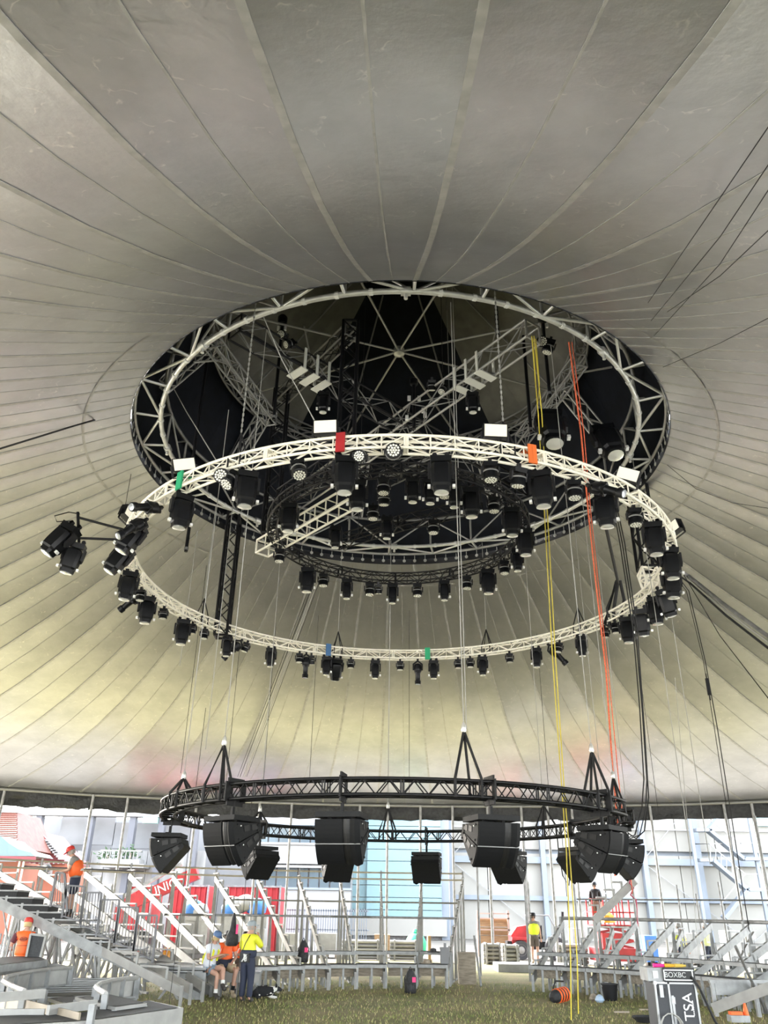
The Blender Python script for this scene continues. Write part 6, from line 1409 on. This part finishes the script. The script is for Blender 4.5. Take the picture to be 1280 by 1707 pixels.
def face(dx, dy): return math.atan2(-dx, dy)       # heading so that local +y points along (dx, dy)
# man at the stair railing: profile, looking down to the left
p = atY(114, 1532, 23.3)
person('person in a red cap and orange vest bending over the stair railing at the left', p, face(-1, -.12), dict(chest=(0, .06, 1.30), neckb=(0, .12, 1.46), neck=(0, .17, 1.52), shl=(-.18, .10, 1.42), shr=(.18, .10, 1.42), ell=(-.22, .16, 1.15), elr=(.22, .12, 1.14), wrl=(-.14, .38, 1.12), wrr=(.14, .36, 1.10)),
       look=(0, .8, -.45), shirt=M_GRYC, sleeve='short', trousers=M_NVY, tl='short', hat=('cap', M_CAPR), hair=M_HAIRG, vest=(HVO, True), socks=M_BODY)
tag(MB().box(p + Vector((0, .35, -.03)), (1.0, 1.0, .05)).build('landing', M_SEAT, loc=p), 'small pale landing plate under the man at the stair railing', 'platform')
# man with orange shirt, seen from behind
p = atY(33, 1612, 22.4); p.z = .0
person('person in an orange shirt and red cap seen from behind at the left edge', p, face(-.1, 1), dict(wrl=(-.34, .16, 1.12), wrr=(.30, .1, .98), ell=(-.30, -.02, 1.2), elr=(.30, -.04, 1.16)), look=(-.1, 1, -.25), shirt=HVO, sleeve='short', trousers=HVO, tl='long', hat=('cap', M_CAPR), hair=M_HAIRB, scale=1.0, fat=1.1)
r_ = bpy.data.objects[[o.name for o in bpy.data.objects if o.name.startswith('person')][-1]]
sp = MB()
for k in range(14):
    a = 2 * PI * k / 14; sp.box((.085 * math.cos(a), -.150, 1.33 + .045 * math.sin(a)), (.032, .012, .010))
for k in range(5): sp.box((-.06 + .03 * k, -.152, 1.33), (.022, .012, .02))
for z_ in (1.352, 1.308): sp.box((0, -.152, z_), (.08, .012, .008))
sp.bar((-.13, -.150, 1.19), (.13, -.150, 1.19), .012, .008); sp.build('back_print', M_BODY, r_, local=True)
for s in (-1, 1): MB().path([(s * .12, .0, 1.46), (s * .22, -.02, 1.40), (s * .28, -.03, 1.25)], [.05, .082, .07], 10).build('dark_sleeve', mat('maroon_cloth', (.10, .02, .03), .7), r_, local=True, smooth=60)
# seated woman and man on the fascia deck
deckz = .62
p = atY(342, 1668, 23.4); p.z = 0
sit = dict(pelvis=(0, 0, .70), waist=(0, .03, .86), chest=(0, .08, 1.06), neckb=(0, .12, 1.23), neck=(0, .15, 1.30), shl=(-.17, .10, 1.18), shr=(.17, .10, 1.18), ell=(-.2, .12, .90), elr=(.2, .14, .90), wrl=(-.1, .36, .95), wrr=(.08, .36, .98),
           hpl=(-.09, .03, .68), hpr=(.09, .03, .68), knl=(-.06, .46, .70), knr=(.10, .42, .56), anl=(.06, .58, .30), anr=(.10, .40, .09), tol=(.08, .70, .24), tor=(.10, .55, .04))
person('person in a blue cap, white shirt and yellow vest seated with crossed bare legs', p + Vector((-.05, .25, 0)), face(.85, -.5), sit, look=(.2, 1, -.3), shirt=M_WSH, sleeve='short', trousers=M_DNM, tl='tiny', hat=('cap', mat('blue_cap', (.10, .17, .32), .7)), hair=M_HAIRB, vest=None, boots=M_BOOT, socks=M_SOCK, long_hair=True, scale=1.0)
wv = bpy.data.objects[[o.name for o in bpy.data.objects if o.name.startswith('person')][-1]]
for s in (-1, 1): MB().path([(s * .1, .0 - .06, .80), (s * .12, .0 - .05, 1.0), (s * .1, .09, 1.24), (s * .1, .22, 1.08), (s * .1, .17, .86)], .03, 6).build('vest_strap', HVY, wv, local=True)
MB().box((0, -.10, .88), (.26, .04, .18)).build('vest_back', HVY, wv, local=True)
p = atY(365, 1664, 23.9); p.z = 0
sit2 = dict(sit); sit2.update(knl=(-.2, .42, .64), knr=(.22, .44, .64), anl=(-.16, .36, .10), anr=(.24, .34, .12), tol=(-.2, .52, .05), tor=(.28, .48, .05), wrl=(-.1, .38, .82), wrr=(.14, .34, .98), ell=(-.27, .14, .92), elr=(.26, .20, .96), shl=(-.2, .08, 1.2), shr=(.2, .08, 1.2))
person('person in an orange and navy work shirt and dark brimmed hat seated with shorts', p + Vector((-.0, .3, 0)), face(.45, -.85), sit2, look=(.3, 1, -.1), shirt=HVO, sleeve='short', trousers=M_KHK, tl='short', hat=('brim', M_BODY2), hair=M_HAIRD, waist_c=M_NVY, boots=M_BOOTT, socks=M_BODY, fat=1.18)
p = atY(396, 1664, 24.3); p.z = 0
person('person in orange and brown seated behind the yellow-shirted worker', p + Vector((0, .3, 0)), face(.35, -.9), sit2, look=(.4, 1, 0), shirt=HVO, sleeve='short', trousers=M_BROWN, tl='short', hair=M_HAIRD, waist_c=M_BROWN, boots=M_BOOT, fat=1.05)
# the bench under the seated people
bc = atY(372, 1640, 24.2); be = thing('bench_deck', 'low pale deck on which the three people sit', 'deck', (bc.x, bc.y, 0))
MB().box((bc.x, bc.y + .2, .56), (1.9, .6, .07)).build('deck_top', M_SEAT, be); MB().box((bc.x, bc.y - .09, .44), (1.9, .04, .2)).build('fascia', M_SEATW, be)
for dx in (-.9, -.3, .3, .9): MB().box((bc.x + dx, bc.y + .2, .265), (.07, .5, .53)).build('leg', M_SEAT, be)
# standing worker, yellow and navy, back turned
p = atZ(408, 1671, 0)
person('person in a yellow and navy work shirt standing with back turned, tool pouch behind', p, face(.35, .9), dict(wrr=(.12, .26, 1.42), elr=(.27, .16, 1.2), wrl=(-.16, .22, 1.15), ell=(-.24, .05, 1.16)), look=(.75, .6, .05), shirt=HVY, sleeve='long', trousers=M_NVY, tl='long', hat=('cap', mat('grey_cap', (.30, .34, .37), .7)), hair=M_HAIRG, waist_c=M_NVY, fat=1.08)
r_ = bpy.data.objects[[o.name for o in bpy.data.objects if o.name.startswith('person')][-1]]
MB().box((.0, -.17, .97), (.24, .07, .2)).build('tool_pouch', M_BAG, r_, local=True)
m = MB(); rg = random.Random(2)
for k in range(22): m.tube((rg.uniform(-.08, .08), -.215, .97 + rg.uniform(-.09, .09)), (rg.uniform(-.08, .08), -.215, .97 + rg.uniform(-.09, .09)), .007, 5)
m.build('carabiners', M_SILV, r_, local=True)
MB().path([(.1, .12, 1.5), (.05, -.10, 1.47), (-.02, -.165, 1.3), (-.10, -.17, 1.1)], .010, 5).build('shoulder_strap', M_STRAP, r_, local=True)
MB().path([(.15, 0, 1.06), (.12, -.14, 1.05), (-.12, -.14, 1.05), (-.15, 0, 1.06)], .025, 6).build('tool_belt', M_STRAP, r_, local=True)
# man in the yellow vest walking towards the tent
p = atY(893, 1606, 36.0)
person('person in a bright yellow vest and brown shorts standing in the sun behind the seating', p, face(-.05, -1), dict(anl=(-.09, .05, .09), knl=(-.1, .07, .5)), look=(.05, 1, -.05), shirt=M_GRYC, sleeve='short', trousers=M_BROWN, tl='short', hat=('helmet', M_BODY2), hair=M_HAIRD, vest=(mat('bright_vest', (.80, .92, .04), .5), False), boots=M_BOOTT)
tag(MB().box((p.x, p.y, p.z / 2), (3.2, 1.6, p.z)).build('timber_platform', M_SEATW, loc=(p.x, p.y, 0)), 'low pale platform under the man in the yellow vest', 'platform')
# workers behind the right seating
for x, y, Y, lb, vm, hm in ((1130, 1540, 34.5, 'left of the pair', mat('bright_vest', (.80, .92, .04), .5), M_SEATW), (1174, 1540, 35.5, 'right of the pair', mat('pale_vest', (.75, .80, .45), .5), M_SEATW)):
    h_ = atY(x, y, Y); person('person in a white helmet and yellow vest behind the right seating, ' + lb, (h_.x, h_.y, 0), face(.2, -1), {}, look=(0, 1, -.2), shirt=M_WSH, sleeve='short', trousers=M_NVY, hat=('helmet', hm), vest=(vm, True))
h_ = atY(992, 1496, YR + .5)
person('person in dark clothes and helmet standing in the red lift basket', (h_.x, YR + .5, zbm), face(-.3, -1), {}, look=(0, 1, -.2), shirt=M_BODY2, sleeve='long', trousers=M_BROWN, hat=('helmet', M_BODY2))
# dog, lying
dpz = atZ(443, 1664, 0)
dg = thing('dog', 'black and white dog lying on the grass beside the deck', 'dog', dpz); dg.rotation_euler = (0, 0, .15); dg.scale = (.92,) * 3
pts = [(-.30, .05, .15), (-.12, .04, .17), (.10, .02, .19), (.22, 0, .21), (.29, -.03, .25), (.37, -.06, .225), (.44, -.08, .19),
       (-.34, -.08, .10), (-.16, -.20, .06), (-.30, -.22, .04), (-.18, -.25, .035), (.14, -.10, .11), (.12, -.14, .05), (.24, -.16, .035), (.31, -.17, .03),
       (.2, .10, .12), (.2, .12, .05), (.31, .1, .035), (-.40, .04, .09), (-.48, -.02, .05), (-.55, -.10, .04)]
ed = [(0, 1), (1, 2), (2, 3), (3, 4), (4, 5), (5, 6), (0, 7), (7, 8), (8, 9), (9, 10), (2, 11), (11, 12), (12, 13), (13, 14), (2, 15), (15, 16), (16, 17), (0, 18), (18, 19), (19, 20)]
rd = [.13, .14, .135, .09, .075, .05, .035, .085, .05, .03, .028, .06, .04, .032, .03, .055, .04, .032, .04, .045, .02]
md_ = bpy.data.materials.new('dog_coat'); md_.use_nodes = True; tt = md_.node_tree; bb = tt.nodes['Principled BSDF']; bb.inputs['Roughness'].default_value = .85
tcx = tt.nodes.new('ShaderNodeTexCoord'); nn = tt.nodes.new('ShaderNodeTexNoise'); nn.inputs['Scale'].default_value = 3.4; rr = tt.nodes.new('ShaderNodeValToRGB'); rr.color_ramp.interpolation = 'CONSTANT'; rr.color_ramp.elements[0].color = (.012, .012, .014, 1); rr.color_ramp.elements[1].position = .55; rr.color_ramp.elements[1].color = (.72, .70, .66, 1)
tt.links.new(tcx.outputs['Object'], nn.inputs['Vector']); tt.links.new(nn.outputs['Fac'], rr.inputs[0]); tt.links.new(rr.outputs[0], bb.inputs['Base Color'])
chain_mesh('body', pts, ed, rd, md_, dg, Matrix.Identity(4), root=1, sub=2)
for s in (-1, 1): MB().lathe([(.035, 0), (.03, .05), (.005, .10)], 7, Matrix.Translation((.27, -.03 + s * .06, .28)) @ Matrix.Rotation(s * -.5, 4, 'X')).build('ear', M_BODY, dg, local=True); 
MB().lathe([(.005, -.02), (.02, 0), (.005, .02)], 7, Matrix.Translation((.475, -.088, .19))).build('nose', M_BODY, dg, local=True)
